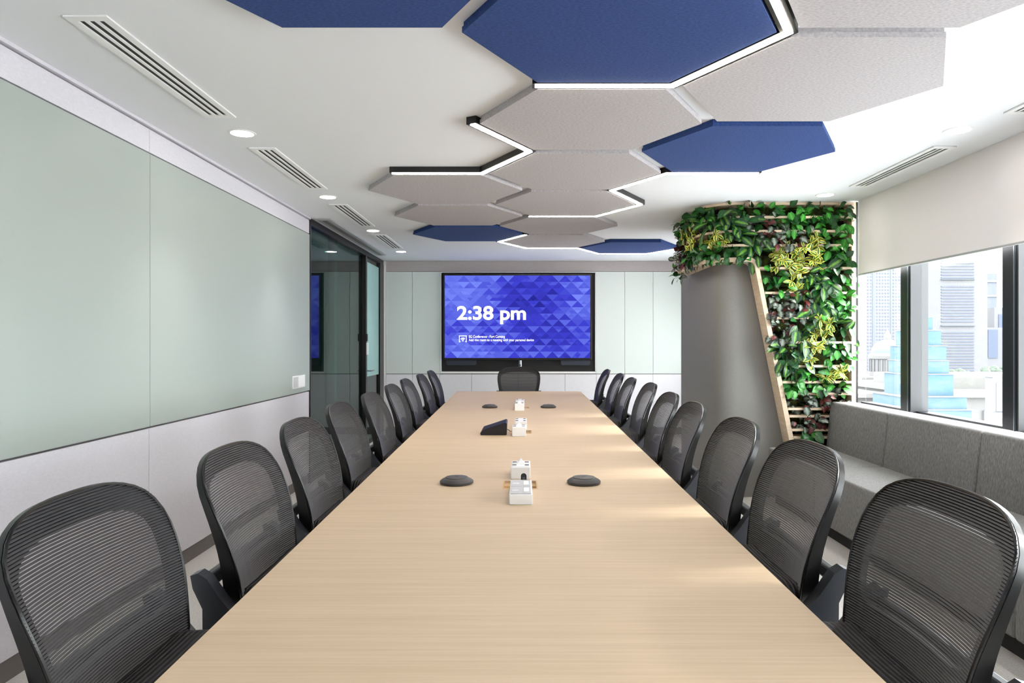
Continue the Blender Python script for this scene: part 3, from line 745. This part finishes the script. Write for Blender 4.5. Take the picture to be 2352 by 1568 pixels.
# ------------------------------------------------------------------ sofa along the windows
sofa = empty('bench_sofa', (2.25, 2.0, 0)); tag(sofa, 'long grey upholstered bench sofa under the windows', 'sofa')
def SB(*a, bev=0.0): return B(a[0]-2.25, a[1]-2.25, a[2]-2.0, a[3]-2.0, a[4], a[5], bev=bev)
ys = [5.72, 4.82, 3.84, 2.86, 1.88, 0.90, -0.08, -1.0]
for b, a in zip(ys, ys[1:]):
    mb = MB(); bm = bmesh.new(); bmesh.ops.create_cube(bm, size=1)
    for v in bm.verts:
        z = 0.395 if v.co.z < 0 else 0.815; fx = 2.457 if v.co.z < 0 else 2.502; bk = 2.70 if v.co.z < 0 else 2.70
        v.co = Vector(((fx if v.co.x < 0 else bk)-2.25, (a+0.0015 if v.co.y < 0 else b-0.0015)-2.0, z))
    bmesh.ops.bevel(bm, geom=bm.edges[:], offset=0.018, segments=3, profile=0.5, affect='EDGES'); bm.verts.index_update()
    mb.add([v.co[:] for v in bm.verts], [[v.index for v in f.verts] for f in bm.faces]); bm.free()
    mb.build('back_cushion', 'sofa', sofa, 50)
    MB().add(*(lambda q: (q.v, q.f))(SB(1.995, 2.60, a+0.0015, b-0.0015, 0.09, 0.446, bev=0.016))).build('seat_module', 'sofa', sofa, 50)
SB(2.05, 2.69, -0.98, 5.70, 0.0, 0.09).build('plinth', 'sofadark', sofa)
SB(2.61, 2.70, -0.98, 5.70, 0.09, 0.40).build('rear_frame', 'sofadark', sofa)

# ------------------------------------------------------------------ column and plant wall
def rpath(x, y0, y1, r, xe, n=8):
    """plan path: from (x,y1) towards the camera, round a corner of radius r, then right to xe; with inward normals"""
    P = [(x, y1), (x, (y1+y0+r)/2), (x, y0+r)]; Nn = [(1, 0)]*3
    for i in range(1, n):
        a = R(180 + 90*i/n); P.append((x+r+r*math.cos(a), y0+r+r*math.sin(a))); Nn.append((-math.cos(a), -math.sin(a)))
    P += [(x+r, y0), (xe, y0)]; Nn += [(0, 1)]*2
    return P, Nn
CY, CX = 5.90, 1.64
cp, cn = rpath(CX, CY, 7.26, 0.17, 2.70, 10)
col = struct(MB().prism(cp + [(2.70, 7.26)], 'z', 0.0, ZC-0.001).build('column', 'column', None, 40))
col['label'] = 'grey rounded column behind the slatted plant wall'
PYF, PXS, PR, PD = 5.73, 1.49, 0.30, 0.155
pw = empty('plant_wall', (2.0, PYF, 0)); tag(pw, 'curved pale wood slatted plant shelf wrapped round the grey column', 'plant shelf')
def L2(P): return [(x-2.0, y-PYF) for x, y in P]
def pz(py): return CAMZ - (py - VY)*PYF/F
def pxX(px): return (px - VX)*PYF/F
pp, pn = rpath(PXS, PYF, 6.88, PR, 2.715, 10)
MB().ribbon(L2(pp), pn, PD, ZC-0.022, ZC-0.001).build('top_board', 'wood_pale', pw, 40)
ZA = 1.955
def slx(z): return 1.897 + (1.899 - z)*0.197          # left edge of the slanted board
pl_ = [(p, q) for p, q in zip(pp, pn) if p[0] < 1.80]; ap = [p for p, q in pl_] + [(1.84, PYF)]; an = [q for p, q in pl_] + [(0, 1)]
MB().ribbon(L2(ap), an, PD, ZA, ZA+0.034).build('arch_board', 'wood_pale', pw, 40)
# rounded corner into the slanted board
ctr = []
for i in range(7):
    t_ = i/6; a = R(90 - 79*t_); ctr.append((1.84 + 0.055*math.cos(a), ZA-0.055 + 0.055*math.sin(a), 1.84 + 0.089*math.cos(a), ZA-0.055 + 0.089*math.sin(a)))
mb = MB()
for q0, q1 in zip(ctr, ctr[1:]):
    mb.prism([(q0[0]-2, q0[1]), (q1[0]-2, q1[1]), (q1[2]-2, q1[3]), (q0[2]-2, q0[3])], 'y', 0.0, PD)
za = ctr[-1][1]
mb.prism([(ctr[-1][0]-2, za), (ctr[-1][2]-2, ctr[-1][3]), (slx(0.0)+0.040-2, 0.0), (slx(0.0)-2, 0.0)], 'y', 0.0, PD)
mb.build('slanted_board', 'wood_pale', pw)
B(2.682-2, 2.716-2, 0.0, PD, 0.0, ZC-0.022).build('side_board', 'wood_pale', pw)
slat_py = [498.2, 530.3, 562.9, 615.3, 672.3, 729.8, 786.4, 840.8, 877.5, 904.3, 939.1, 956, 987.4, 1004.6, 1045, 1090]
for k, py in enumerate(slat_py):
    z = pz(py)
    if k < 3:
        P2 = [p for p in pp]; MB().ribbon(L2(pp[:-1] + [(2.682, PYF)]), pn, PD, z-0.009, z+0.009).build('slat', 'wood_pale', pw, 40)
    else:
        xa = slx(z) + (0.04 if k > 3 else 0.035)
        B(xa-2, 2.682-2, 0.0, PD, z-0.009, z+0.009).build('slat', 'wood_pale', pw)
bk = MB(); ip = [(p[0]+q[0]*(PD-0.012), p[1]+q[1]*(PD-0.012)) for p, q in zip(pp, pn)]
bk.ribbon(L2(ip), pn, 0.010, ZA+0.034, ZC-0.022)
bk.prism([(1.93-2, ZA+0.034), (2.682-2, ZA+0.034), (2.682-2, 0.02), (slx(0.02)+0.04-2, 0.02)], 'y', PD-0.012, PD-0.002)
bk.build('moss_backing', 'moss', pw)

# leaves
def leaf_mesh(name, L, Wd, kind, m, nl=5, curl=0.25, fold=0.18):
    prof = {'heart': lambda t: (math.sin(math.pi*min(1, t*0.93+0.10))**0.75)*(1.0 if t > 0.08 else 0.75),
            'oval': lambda t: math.sin(math.pi*min(1, t*0.97+0.015))**0.8,
            'lance': lambda t: math.sin(math.pi*min(1, t*0.97+0.01))**1.1,
            'ruffle': lambda t: (math.sin(math.pi*min(1, t*0.95+0.06))**0.6)*(1+0.16*math.sin(t*18))}[kind]
    vs = []; uv = []; fs = []
    for i in range(nl+1):
        t = i/nl; w = Wd/2*max(0.0, prof(t)); z = -curl*L*t*t
        if i == nl: w = 0.0
        y = L*t
        back = 0.10*L if (kind == 'heart' and i == 0) else 0
        ruf = 0.06*L*math.sin(i*2.3) if kind == 'ruffle' else 0
        vs += [(-w, y-back, z+fold*w+ruf), (0, y, z), (w, y-back, z+fold*w-ruf)]; uv += [(0, t), (0.5, t), (1, t)]
    for i in range(nl):
        a = i*3; b = a+3; fs += [(a, a+1, b+1, b), (a+1, a+2, b+2, b+1)]
    me = bpy.data.meshes.new(name); me.from_pydata(vs, [], fs); me.materials.append(MT[m])
    ul = me.uv_layers.new(name='uv')
    for l in me.loops: ul.data[l.index].uv = uv[l.vertex_index]
    for p in me.polygons: p.use_smooth = True
    return me
def leafmat(name, edge, mid, pos=(0.25, 0.6), rough=0.35, blotch=None, under=None):
    """colour across the blade from the midrib to the margin, broken up by noise, with some light passing through"""
    m = mat(name, edge, rough); b = m.node_tree.nodes['Principled BSDF']
    uvn = nd(m, 'ShaderNodeUVMap'); sp_ = nd(m, 'ShaderNodeSeparateXYZ'); lk(m, uvn.outputs[0], sp_.inputs[0])
    s1 = nd(m, 'ShaderNodeMath', operation='SUBTRACT'); s1.inputs[1].default_value = 0.5
    s2 = nd(m, 'ShaderNodeMath', operation='ABSOLUTE'); s3 = nd(m, 'ShaderNodeMath', operation='MULTIPLY'); s3.inputs[1].default_value = 2
    lk(m, sp_.outputs[0], s1.inputs[0]); lk(m, s1.outputs[0], s2.inputs[0]); lk(m, s2.outputs[0], s3.inputs[0])
    tc = nd(m, 'ShaderNodeTexCoord'); nz = nd(m, 'ShaderNodeTexNoise'); nz.inputs['Scale'].default_value = 55
    lk(m, tc.outputs['Object'], nz.inputs['Vector'])
    ad = nd(m, 'ShaderNodeMath', operation='MULTIPLY_ADD'); ad.inputs[1].default_value = 0.7; lk(m, nz.outputs['Fac'], ad.inputs[0]); lk(m, s3.outputs[0], ad.inputs[2])
    sb = nd(m, 'ShaderNodeMath', operation='SUBTRACT'); sb.inputs[1].default_value = 0.35; lk(m, ad.outputs[0], sb.inputs[0])
    cr = nd(m, 'ShaderNodeValToRGB'); cr.color_ramp.elements[0].position = pos[0]; cr.color_ramp.elements[1].position = pos[1]
    cr.color_ramp.elements[0].color = (*s2l(mid), 1); cr.color_ramp.elements[1].color = (*s2l(edge), 1)
    lk(m, sb.outputs[0], cr.inputs[0])
    oi = nd(m, 'ShaderNodeObjectInfo'); hs = nd(m, 'ShaderNodeHueSaturation'); mr = nd(m, 'ShaderNodeMapRange')
    mr.inputs[3].default_value = 0.72; mr.inputs[4].default_value = 1.25; lk(m, oi.outputs['Random'], mr.inputs[0]); lk(m, mr.outputs[0], hs.inputs['Value'])
    lk(m, cr.outputs[0], hs.inputs['Color']); lk(m, hs.outputs[0], b.inputs['Base Color'])
    MT[name] = m
leafmat('leaf_green', (20, 74, 28), (40, 108, 40), (0.0, 0.35))
leafmat('leaf_bright', (42, 124, 38), (84, 166, 58), (0.0, 0.5))
leafmat('leaf_dumb', (16, 60, 32), (110, 164, 58), (0.0, 0.45))
leafmat('leaf_silver', (26, 36, 30), (132, 146, 130), (0.1, 0.7), 0.45)
leafmat('leaf_red', (70, 20, 18), (104, 40, 32), (0.1, 0.6), 0.45)
leafmat('leaf_yellow', (206, 198, 78), (48, 104, 34), (0.38, 0.62), 0.4)
LM = {'A': [leaf_mesh('leaf_heart_a', 0.075, 0.062, 'heart', 'leaf_green'), leaf_mesh('leaf_heart_b', 0.062, 0.05, 'heart', 'leaf_green', curl=0.45), leaf_mesh('leaf_heart_e', 0.07, 0.055, 'heart', 'leaf_bright', curl=0.1)],
      'B': [leaf_mesh('leaf_dumb_a', 0.125, 0.068, 'oval', 'leaf_dumb', 6, 0.35), leaf_mesh('leaf_dumb_b', 0.105, 0.062, 'oval', 'leaf_dumb', 6, 0.2), leaf_mesh('leaf_dumb_c', 0.09, 0.06, 'oval', 'leaf_green', 6, 0.3)],
      'C': [leaf_mesh('leaf_rex_a', 0.062, 0.055, 'ruffle', 'leaf_silver', 6, 0.4, 0.3), leaf_mesh('leaf_rex_b', 0.052, 0.05, 'ruffle', 'leaf_silver', 6, 0.2, 0.3), leaf_mesh('leaf_rex_c', 0.055, 0.04, 'ruffle', 'leaf_red', 6, 0.4, 0.3)],
      'D': [leaf_mesh('leaf_margin_a', 0.072, 0.030, 'lance', 'leaf_yellow', 5, 0.3, 0.25), leaf_mesh('leaf_margin_b', 0.062, 0.027, 'lance', 'leaf_yellow', 5, 0.15, 0.25)],
      'E': [leaf_mesh('leaf_bright_a', 0.072, 0.052, 'heart', 'leaf_bright'), leaf_mesh('leaf_bright_b', 0.06, 0.045, 'heart', 'leaf_bright', curl=0.4), leaf_mesh('leaf_bright_c', 0.066, 0.05, 'heart', 'leaf_green', curl=0.1)]}
NL = {'A': 15, 'B': 11, 'C': 18, 'D': 26, 'E': 16}
PN = {'A': ('heart_leaf_pothos', 'dark green heart leaved pothos'), 'B': ('dumb_cane', 'dumb cane with pale leaf centres'), 'C': ('rex_begonia', 'silver and dark red rex begonia'),
      'D': ('variegated_spindle', 'yellow edged variegated plant'), 'E': ('bright_pothos', 'bright green pothos')}
# plan position along the front path from the pixel column of the photograph's shelf (front run is flat, left run bends back)
acc = [0.0]
for a, b in zip(pp, pp[1:]): acc.append(acc[-1] + math.hypot(b[0]-a[0], b[1]-a[1]))
def along(s):
    s = max(0, min(acc[-1]-1e-6, s))
    for i in range(len(pp)-1):
        if acc[i+1] >= s:
            t_ = (s-acc[i])/(acc[i+1]-acc[i]); p = [pp[i][k]+(pp[i+1][k]-pp[i][k])*t_ for k in (0, 1)]; q = [pn[i][k]+(pn[i+1][k]-pn[i][k])*t_ for k in (0, 1)]
            return p, q
def s_of_px(px):
    best = 0; bd = 1e9
    for j in range(0, 401):
        s = acc[-1]*j/400; p, q = along(s); d = abs(VX + F*p[0]/p[1] - px)
        if d < bd: bd, best = d, s
    return best
rl = random.Random(11)
def plant(kind, s, z, spread, label, nl=None, scale=1.0):
    p, q = along(s); base = Vector((p[0]+q[0]*PD*0.72, p[1]+q[1]*PD*0.72, z)); out = Vector((-q[0], -q[1], 0)); side = Vector((out.y, -out.x, 0)); upv = Vector((0, 0, 1))
    root = empty(PN[kind][0], base); tag(root, label, 'plant', PN[kind][1] + ' plants on the plant wall')
    n = nl or NL[kind]; stems = MB(); sx_, sz_ = spread
    rosettes = []
    if kind == 'D':
        for _ in range(4): rosettes.append((rl.uniform(-sx_, sx_)*0.8, rl.uniform(-sz_, sz_)*0.75, rl.uniform(0.07, 0.15)))
    for i in range(n):
        if kind == 'D':
            r0 = rosettes[i % 4]; a = rl.uniform(0, 2*math.pi)
            c = side*r0[0] + upv*r0[1] + out*r0[2]
            d = (side*math.cos(a) + upv*math.sin(a) + out*rl.uniform(0.1, 0.9)).normalized()
        else:
            a = rl.uniform(0, 2*math.pi); rr = math.sqrt(rl.random())
            c = side*(sx_*rr*math.cos(a)) + upv*(sz_*rr*math.sin(a)) + out*rl.uniform(0.04, 0.145)
            d = (side*math.cos(a)*rl.uniform(0.2, 1.0) + upv*(math.sin(a)*0.7 - 0.45) + out*rl.uniform(0.15, 0.8)).normalized()
        nrm = (out*1.0 + upv*rl.uniform(0.2, 0.9) + side*rl.uniform(-0.5, 0.5))
        nrm = (nrm - d*nrm.dot(d)).normalized(); xx = d.cross(nrm).normalized()
        me = rl.choice(LM[kind]); k = scale*rl.uniform(0.78, 1.18)
        Mx = Matrix(((xx.x*k, d.x*k, nrm.x*k, c.x), (xx.y*k, d.y*k, nrm.y*k, c.y), (xx.z*k, d.z*k, nrm.z*k, c.z), (0, 0, 0, 1)))
        lo_ = place('leaf', me, root); lo_.matrix_local = Mx
        st = Vector((c.x*0.25, c.y*0.25, c.z*0.25 - 0.012))
        stems.tube([st, (st + c)/2 + upv*0.008, c], 0.0014, 3)
    stems.build('stems', 'stem', root, fix=False)
rows = [  # (top py, bottom py, [(px0, px1, kind), ...])
 (468, 498, [(1556,1640,'A'),(1640,1700,'B'),(1700,1830,'A'),(1830,1900,'E'),(1900,1952,'A')]),
 (498, 530, [(1556,1578,'A'),(1578,1606,'D'),(1606,1725,'B'),(1725,1805,'C'),(1805,1952,'E')]),
 (530, 563, [(1554,1582,'C'),(1582,1668,'D'),(1668,1752,'B'),(1752,1840,'C'),(1840,1895,'D'),(1895,1952,'E')]),
 (563, 593, [(1552,1584,'C'),(1584,1715,'A'),(1715,1765,'B'),(1765,1885,'D'),(1885,1952,'E')]),
 (590, 615, [(1775,1880,'D'),(1890,1952,'A')]),
 (615, 672, [(1758,1815,'A'),(1812,1838,'D'),(1838,1905,'B'),(1905,1954,'A')]),
 (672, 730, [(1770,1855,'C'),(1855,1890,'B'),(1890,1954,'E')]),
 (730, 786, [(1778,1822,'C'),(1822,1862,'B'),(1862,1902,'D'),(1902,1954,'B')]),
 (786, 841, [(1790,1850,'B'),(1850,1898,'D'),(1898,1952,'E')]),
 (841, 877, [(1800,1885,'E'),(1885,1945,'D')]),
 (877, 904, [(1808,1944,'E')]),
 (904, 939, [(1822,1944,'C')]),
 (956, 987, [(1828,1890,'C')]),
 (987, 1004, [(1850,1870,'A')])]
extra_low = [(1552, 1572, 612, 'E')]
for ri, (pt, pb, segs) in enumerate(rows):
    z0_, z1_ = pz(pb), pz(pt); hgt = z1_ - z0_; n_in = 0; tiers = [0, 0]
    for (a, b, kd) in segs:
        sa, sb = s_of_px(a), s_of_px(b); ln = abs(sb-sa)
        cnt = max(1, round(ln/0.135)); lev = 2 if hgt > 0.17 else 1
        for lv in range(lev):
            for k in range(cnt):
                s = sa + (sb-sa)*(k+0.5)/cnt; z = z0_ + hgt*(0.5 if lev == 1 else (0.27 + 0.46*lv)); n_in += 1
                spr = (max(0.05, ln/cnt*0.62), max(0.045, hgt/lev*0.55))
                tiers[lv] += 1; pos = '' if lev == 1 else (' upper tier,' if lv else ' lower tier,')
                lab = '%s, %s planted row,%s %s from the left' % (PN[kd][1], ORD[ri], pos, ORD[tiers[lv]-1])
                plant(kd, s, z, spr, lab)
for a, b, py, kd in extra_low:
    plant(kd, s_of_px(1556), pz(612)+0.02, (0.05, 0.07), 'bright green pothos trailing below the left end of the curved arch', 10)

# ------------------------------------------------------------------ the city beyond the windows
def cm(name, rgb, rough=0.8): MT[name] = mat(name, rgb, rough); return name
cm('city_white', (90, 90, 93)); cm('city_offwhite', (84, 83, 82)); cm('city_window', (72, 76, 88)); cm('city_bluegrey', (78, 83, 94)); cm('city_glass', (66, 74, 90))  # haze and outdoor brightness are put into these muted, low-contrast colours
cm('city_dome', (78, 90, 86)); cm('city_redroof', (92, 78, 74)); cm('city_roof', (87, 86, 84)); cm('city_tree', (58, 68, 58)); cm('city_ground', (104, 103, 102)); cm('city_dark', (72, 72, 76))
MT['city_net'] = noise_col(mat('blue_scaffold_net', (52, 74, 86), 0.8), (46, 72, 86), (60, 78, 88), (0.25, 0.25, 0.6), 1.2, 5, bump=0.3, dist=0.3)
GZ = -45.0
def wx(px, Y): return (px - VX)*Y/F
def wz(py, Y): return CAMZ - (py - VY)*Y/F
gr = struct(B(-400, 1500, 30, 1400, GZ-1, GZ).build('ground', 'city_ground'))
def bldg(name, px0, px1, pyt, Y, depth, m, label, cat='building'):
    x0, x1 = wx(px0, Y), wx(px1, Y); o = empty(name, ((x0+x1)/2, Y, GZ)); tag(o, label, cat)
    w = (x1-x0)/2; zt = (wz(pyt, Y) if pyt is not None else 95.0) - GZ
    B(-w, w, 0, depth, 0, zt).build('walls', m, o)
    return o, w, zt
# punched window tower
Y = 230; o, w, zt = bldg('office_tower', 1978, 2092, None, Y, 30, 'city_white', 'white office tower with a grid of small square windows, left of the window mullion')
pxm = Y/F; mb = MB()
cols_ = [1992, 1999, 2013, 2019.5, 2026, 2032.5, 2039, 2051, 2057.5, 2064, 2072, 2079, 2086]
for c in cols_:
    for r in range(60):
        py = 850 - 7.6*r; x = wx(c, Y) - o.location.x; z = wz(py, Y) - GZ
        if z < zt-1: mb.box(x, x+3.4*pxm, -0.12, 0.3, z, z+3.6*pxm)
wn = mb.build('windows', 'city_window', o); wn['kind'] = 'stuff'
for c, ww in ((2004, 5.5), (2045, 3.5)): B(wx(c, Y)-o.location.x, wx(c+ww, Y)-o.location.x, -0.15, 0.3, wz(846, Y)-GZ, zt).build('glass_strip', 'city_bluegrey', o)
Y = 330; o, w, zt = bldg('glass_tower', 1930, 1992, None, Y, 30, 'city_bluegrey', 'pale blue glass tower at the left edge of the window view')
for k in range(8): B(-w+k*w/4, -w+k*w/4+w*0.07, -0.6, 0, 0, zt).build('mullion_fin', 'city_white', o)
# bank tower with louvred bands
Y = 300; o, w, zt = bldg('bank_tower', 2106, 2268, None, Y, 34, 'city_white', 'tall white tower with stacked bands of horizontal louvres')
lx0, lx1 = wx(2161.5, Y)-o.location.x, wx(2236.8, Y)-o.location.x; lme = None; pxm = Y/F
for (pa, pb_) in ((400, 522), (540, 641), (654, 747), (760, 854)):
    n = int((pb_-pa)/6.7)
    B(lx0-1.2*pxm, lx1+1.2*pxm, -0.9, 0.2, wz(pb_+1.5, Y)-GZ, wz(pb_, Y)-GZ).build('sill_band', 'city_bluegrey', o)
    for k in range(n):
        z = wz(pa + 6.7*(k+0.8), Y)-GZ
        if lme is None: lme = B(lx0, lx1, -0.25, 0.3, 0, 2.9*pxm).mesh('window_band', 'city_window')
        place('window_band', lme, o, (0, 0, z))
Y = 420; o, w, zt = bldg('far_tower', 2088, 2142, 606, Y, 30, 'city_bluegrey', 'hazy blue tower behind the blue netted steeple')
for k in range(5): B(-w, w, -0.6, 0, zt-4-k*9, zt-3-k*9).build('floor_band', 'city_white', o)
Y = 480; o, w, zt = bldg('far_tower', 2262, 2290, 628, Y, 30, 'city_bluegrey', 'slim blue grey tower right of the louvred tower')
for k in range(6): B(-w, w, -0.6, 0, zt-6-k*10, zt-4.5-k*10).build('floor_band', 'city_white', o)
Y = 400; o, w, zt = bldg('far_block', 2266, 2312, 752, Y, 25, 'city_white', 'white block with a blue glass front beside the right mullion')
B(wx(2269, Y)-o.location.x, wx(2291, Y)-o.location.x, -0.4, 0.2, wz(822, Y)-GZ, wz(757, Y)-GZ).build('glass_front', 'city_glass', o)
Y = 395; o, w, zt = bldg('far_block', 2284, 2330, 706, Y+20, 25, 'city_white', 'white hazy block peeping out behind the right mullion')
B(-w*0.6, w*0.2, -0.4, 0.2, zt-12, zt-4).build('glass_front', 'city_glass', o)
# domed building
Y = 150; pxm = Y/F; o = empty('domed_building', (wx(2072, Y), Y+6, GZ)); tag(o, 'old stone building with a pale green dome and small lantern', 'building')
zb = wz(866, Y)-GZ; zd = wz(812, Y)-GZ
B(-9, 9, -7, 7, 0, zb).build('walls', 'city_offwhite', o)
MB().lathe([(41*pxm, zb), (41*pxm, wz(856, Y)-GZ), (38*pxm, wz(856, Y)-GZ), (38*pxm, wz(826, Y)-GZ), (42*pxm, wz(825, Y)-GZ), (42*pxm, wz(818, Y)-GZ), (37*pxm, zd)], 28).build('drum', 'city_offwhite', o)
MB().lathe([(36*pxm*math.cos(R(a)), zd + 33*pxm*math.sin(R(a))) for a in range(0, 81, 10)], 28).build('dome', 'city_dome', o, 60)
MB().lathe([(7*pxm, zd+32*pxm), (7*pxm, zd+44*pxm), (4*pxm, zd+49*pxm), (0.3*pxm, zd+58*pxm)], 14).build('lantern', 'city_offwhite', o, 40)
for k in range(24):
    a = R(15*k); MB().lathe([(1.6*pxm, wz(855, Y)-GZ), (1.6*pxm, wz(827, Y)-GZ)], 8, (39.5*pxm*math.cos(a), 39.5*pxm*math.sin(a), 0)).build('pillar', 'city_white', o, 40)
# steeple wrapped in blue scaffold netting
Y = 85; pxm = Y/F; o = empty('netted_steeple', (wx(2108, Y), Y, GZ)); tag(o, 'stepped church steeple wrapped in light blue scaffold netting', 'scaffold')
lv = [(1120, 92), (980, 77), (933, 70), (905, 52), (856, 45), (826, 42), (793, 34), (758, 22), (728, 11), (686, 11)]
for (pb_, hw), (pt, _) in zip(lv, lv[1:]):
    q = hw*pxm; z0_ = wz(pb_, Y)-GZ if pb_ < 1100 else 0; z1_ = wz(pt, Y)-GZ
    rr = random.Random(pb_); pts = []
    for i in range(24):
        a = 2*math.pi*i/24; sc = 1/max(abs(math.cos(a)), abs(math.sin(a))); pts.append((q*sc*math.cos(a)*(1-0.03*rr.random()), q*sc*math.sin(a)*(1-0.03*rr.random())))
    MB().prism(pts, 'z', z0_, z1_-0.04).build('net_sheet', 'city_net', o)
    B(-q*1.02, q*1.02, -q*1.02, q*1.02, z1_-0.10, z1_).build('scaffold_deck', 'city_offwhite', o)
MB().lathe([(0.12, wz(690, Y)-GZ), (0.05, wz(672, Y)-GZ)], 8).build('finial', 'city_offwhite', o)
# lower roofs
def gable(name, px0, px1, pye, pyr, Y, depth, mroof, label):
    o, w, zt = bldg(name, px0, px1, pye, Y, depth, 'city_offwhite', label)
    zr = wz(pyr, Y)-GZ
    mb = MB().prism([(-0.8, zt), (depth/2, zr), (depth+0.8, zt)], 'x', -w-0.6, w+0.6); mb.build('roof', mroof, o)
    B(-w*0.9, w*0.9, -0.15, 0.0, zt-3.2, zt-1.4).build('window_row', 'city_dark', o)
    return o
gable('tiled_house', 1976, 2062, 893, 864, 200, 26, 'city_redroof', 'low building with a hazy red tiled roof below the dome')
gable('tiled_house', 2205, 2290, 890, 868, 215, 24, 'city_redroof', 'low building with a hazy red tiled roof right of the trees')
gable('tiled_house', 1925, 1964, 888, 870, 195, 24, 'city_redroof', 'small red roofed building at the left edge of the window view')
Y = 120; o, w, zt = bldg('long_hall', 1945, 2036, 912, Y, 22, 'city_offwhite', 'long low white roofed hall left of the netted steeple')
B(-w-0.5, w+0.5, -1.2, 23, zt, zt+0.7).build('roof', 'city_roof', o); B(-w, w, -0.2, 0, zt-2.4, zt-1.0).build('window_row', 'city_dark', o)
Y = 105; o = empty('museum_hall', (wx(2175, Y), Y, GZ)); tag(o, 'big pale stone hall with a long flat roof right of the netted steeple', 'building')
zt = wz(912, Y)-GZ; B(0, 30, 0, 34, 0, zt-0.02).build('walls', 'city_offwhite', o); B(-0.8, 30.8, -0.8, 34.8, zt, zt+0.7).build('roof', 'city_roof', o)
B(3, 27, 8, 28, zt+0.7, zt+2.6).build('roof_light', 'city_roof', o)
for k in range(8): B(-0.4, 0.0, 2+k*4.1, 3.2+k*4.1, zt-9, zt-2).build('pillar', 'city_white', o)
for k in range(7): B(1.2+k*4.1, 2.6+k*4.1, -0.4, 0, zt-9, zt-2).build('pillar', 'city_white', o)
Y = 62; o, w, zt = bldg('white_stair_tower', 2280, 2330, 866, Y, 1.0, 'city_white', 'small white rooftop tower with a tall grey window beside the right mullion')
B(-w-0.15, w+0.15, -0.15, 1.15, zt, zt+0.3).build('cornice', 'city_white', o); B(-w*0.7, -w*0.05, -0.08, 0.05, zt-3.0, zt-0.5).build('tall_window', 'city_bluegrey', o)
B(-w-0.3, w+0.3, -0.3, 0.0, zt-3.6, zt-3.1).build('ledge', 'city_white', o)
def citytree(px, py, Y, r, label):
    o = empty('street_tree', (wx(px, Y), Y, GZ)); tag(o, label, 'tree', 'trees between the far buildings'); zc = wz(py, Y)-GZ; rt = random.Random(int(px))
    MB().lathe([(0.5, 0), (0.35, zc-r*0.3)], 8).build('trunk', 'city_dark', o)
    mb = MB()
    for k in range(26):
        a = rt.uniform(0, 6.28); q = r*math.sqrt(rt.random()); hh = rt.uniform(-0.45, 0.4)*r; rr = r*rt.uniform(0.22, 0.4)
        mb.lathe([(rr*math.cos(R(e)), rr*math.sin(R(e))) for e in (-85, -50, -15, 20, 55, 85)], 8, (q*math.cos(a), q*math.sin(a), zc+hh))
    mb.build('crown', 'city_tree', o, fix=False)
citytree(2180, 866, 176, 2.4, 'round green tree left of the three by the louvred tower'); citytree(2197, 863, 192, 2.8, 'round green tree in the middle of the three by the louvred tower'); citytree(2216, 867, 206, 2.2, 'round green tree right of the three by the louvred tower')
citytree(2268, 862, 185, 2.6, 'green tree left of the pair by the white block'); citytree(2288, 858, 200, 3.2, 'green tree right of the pair by the white block')
bpy.context.view_layer.update()
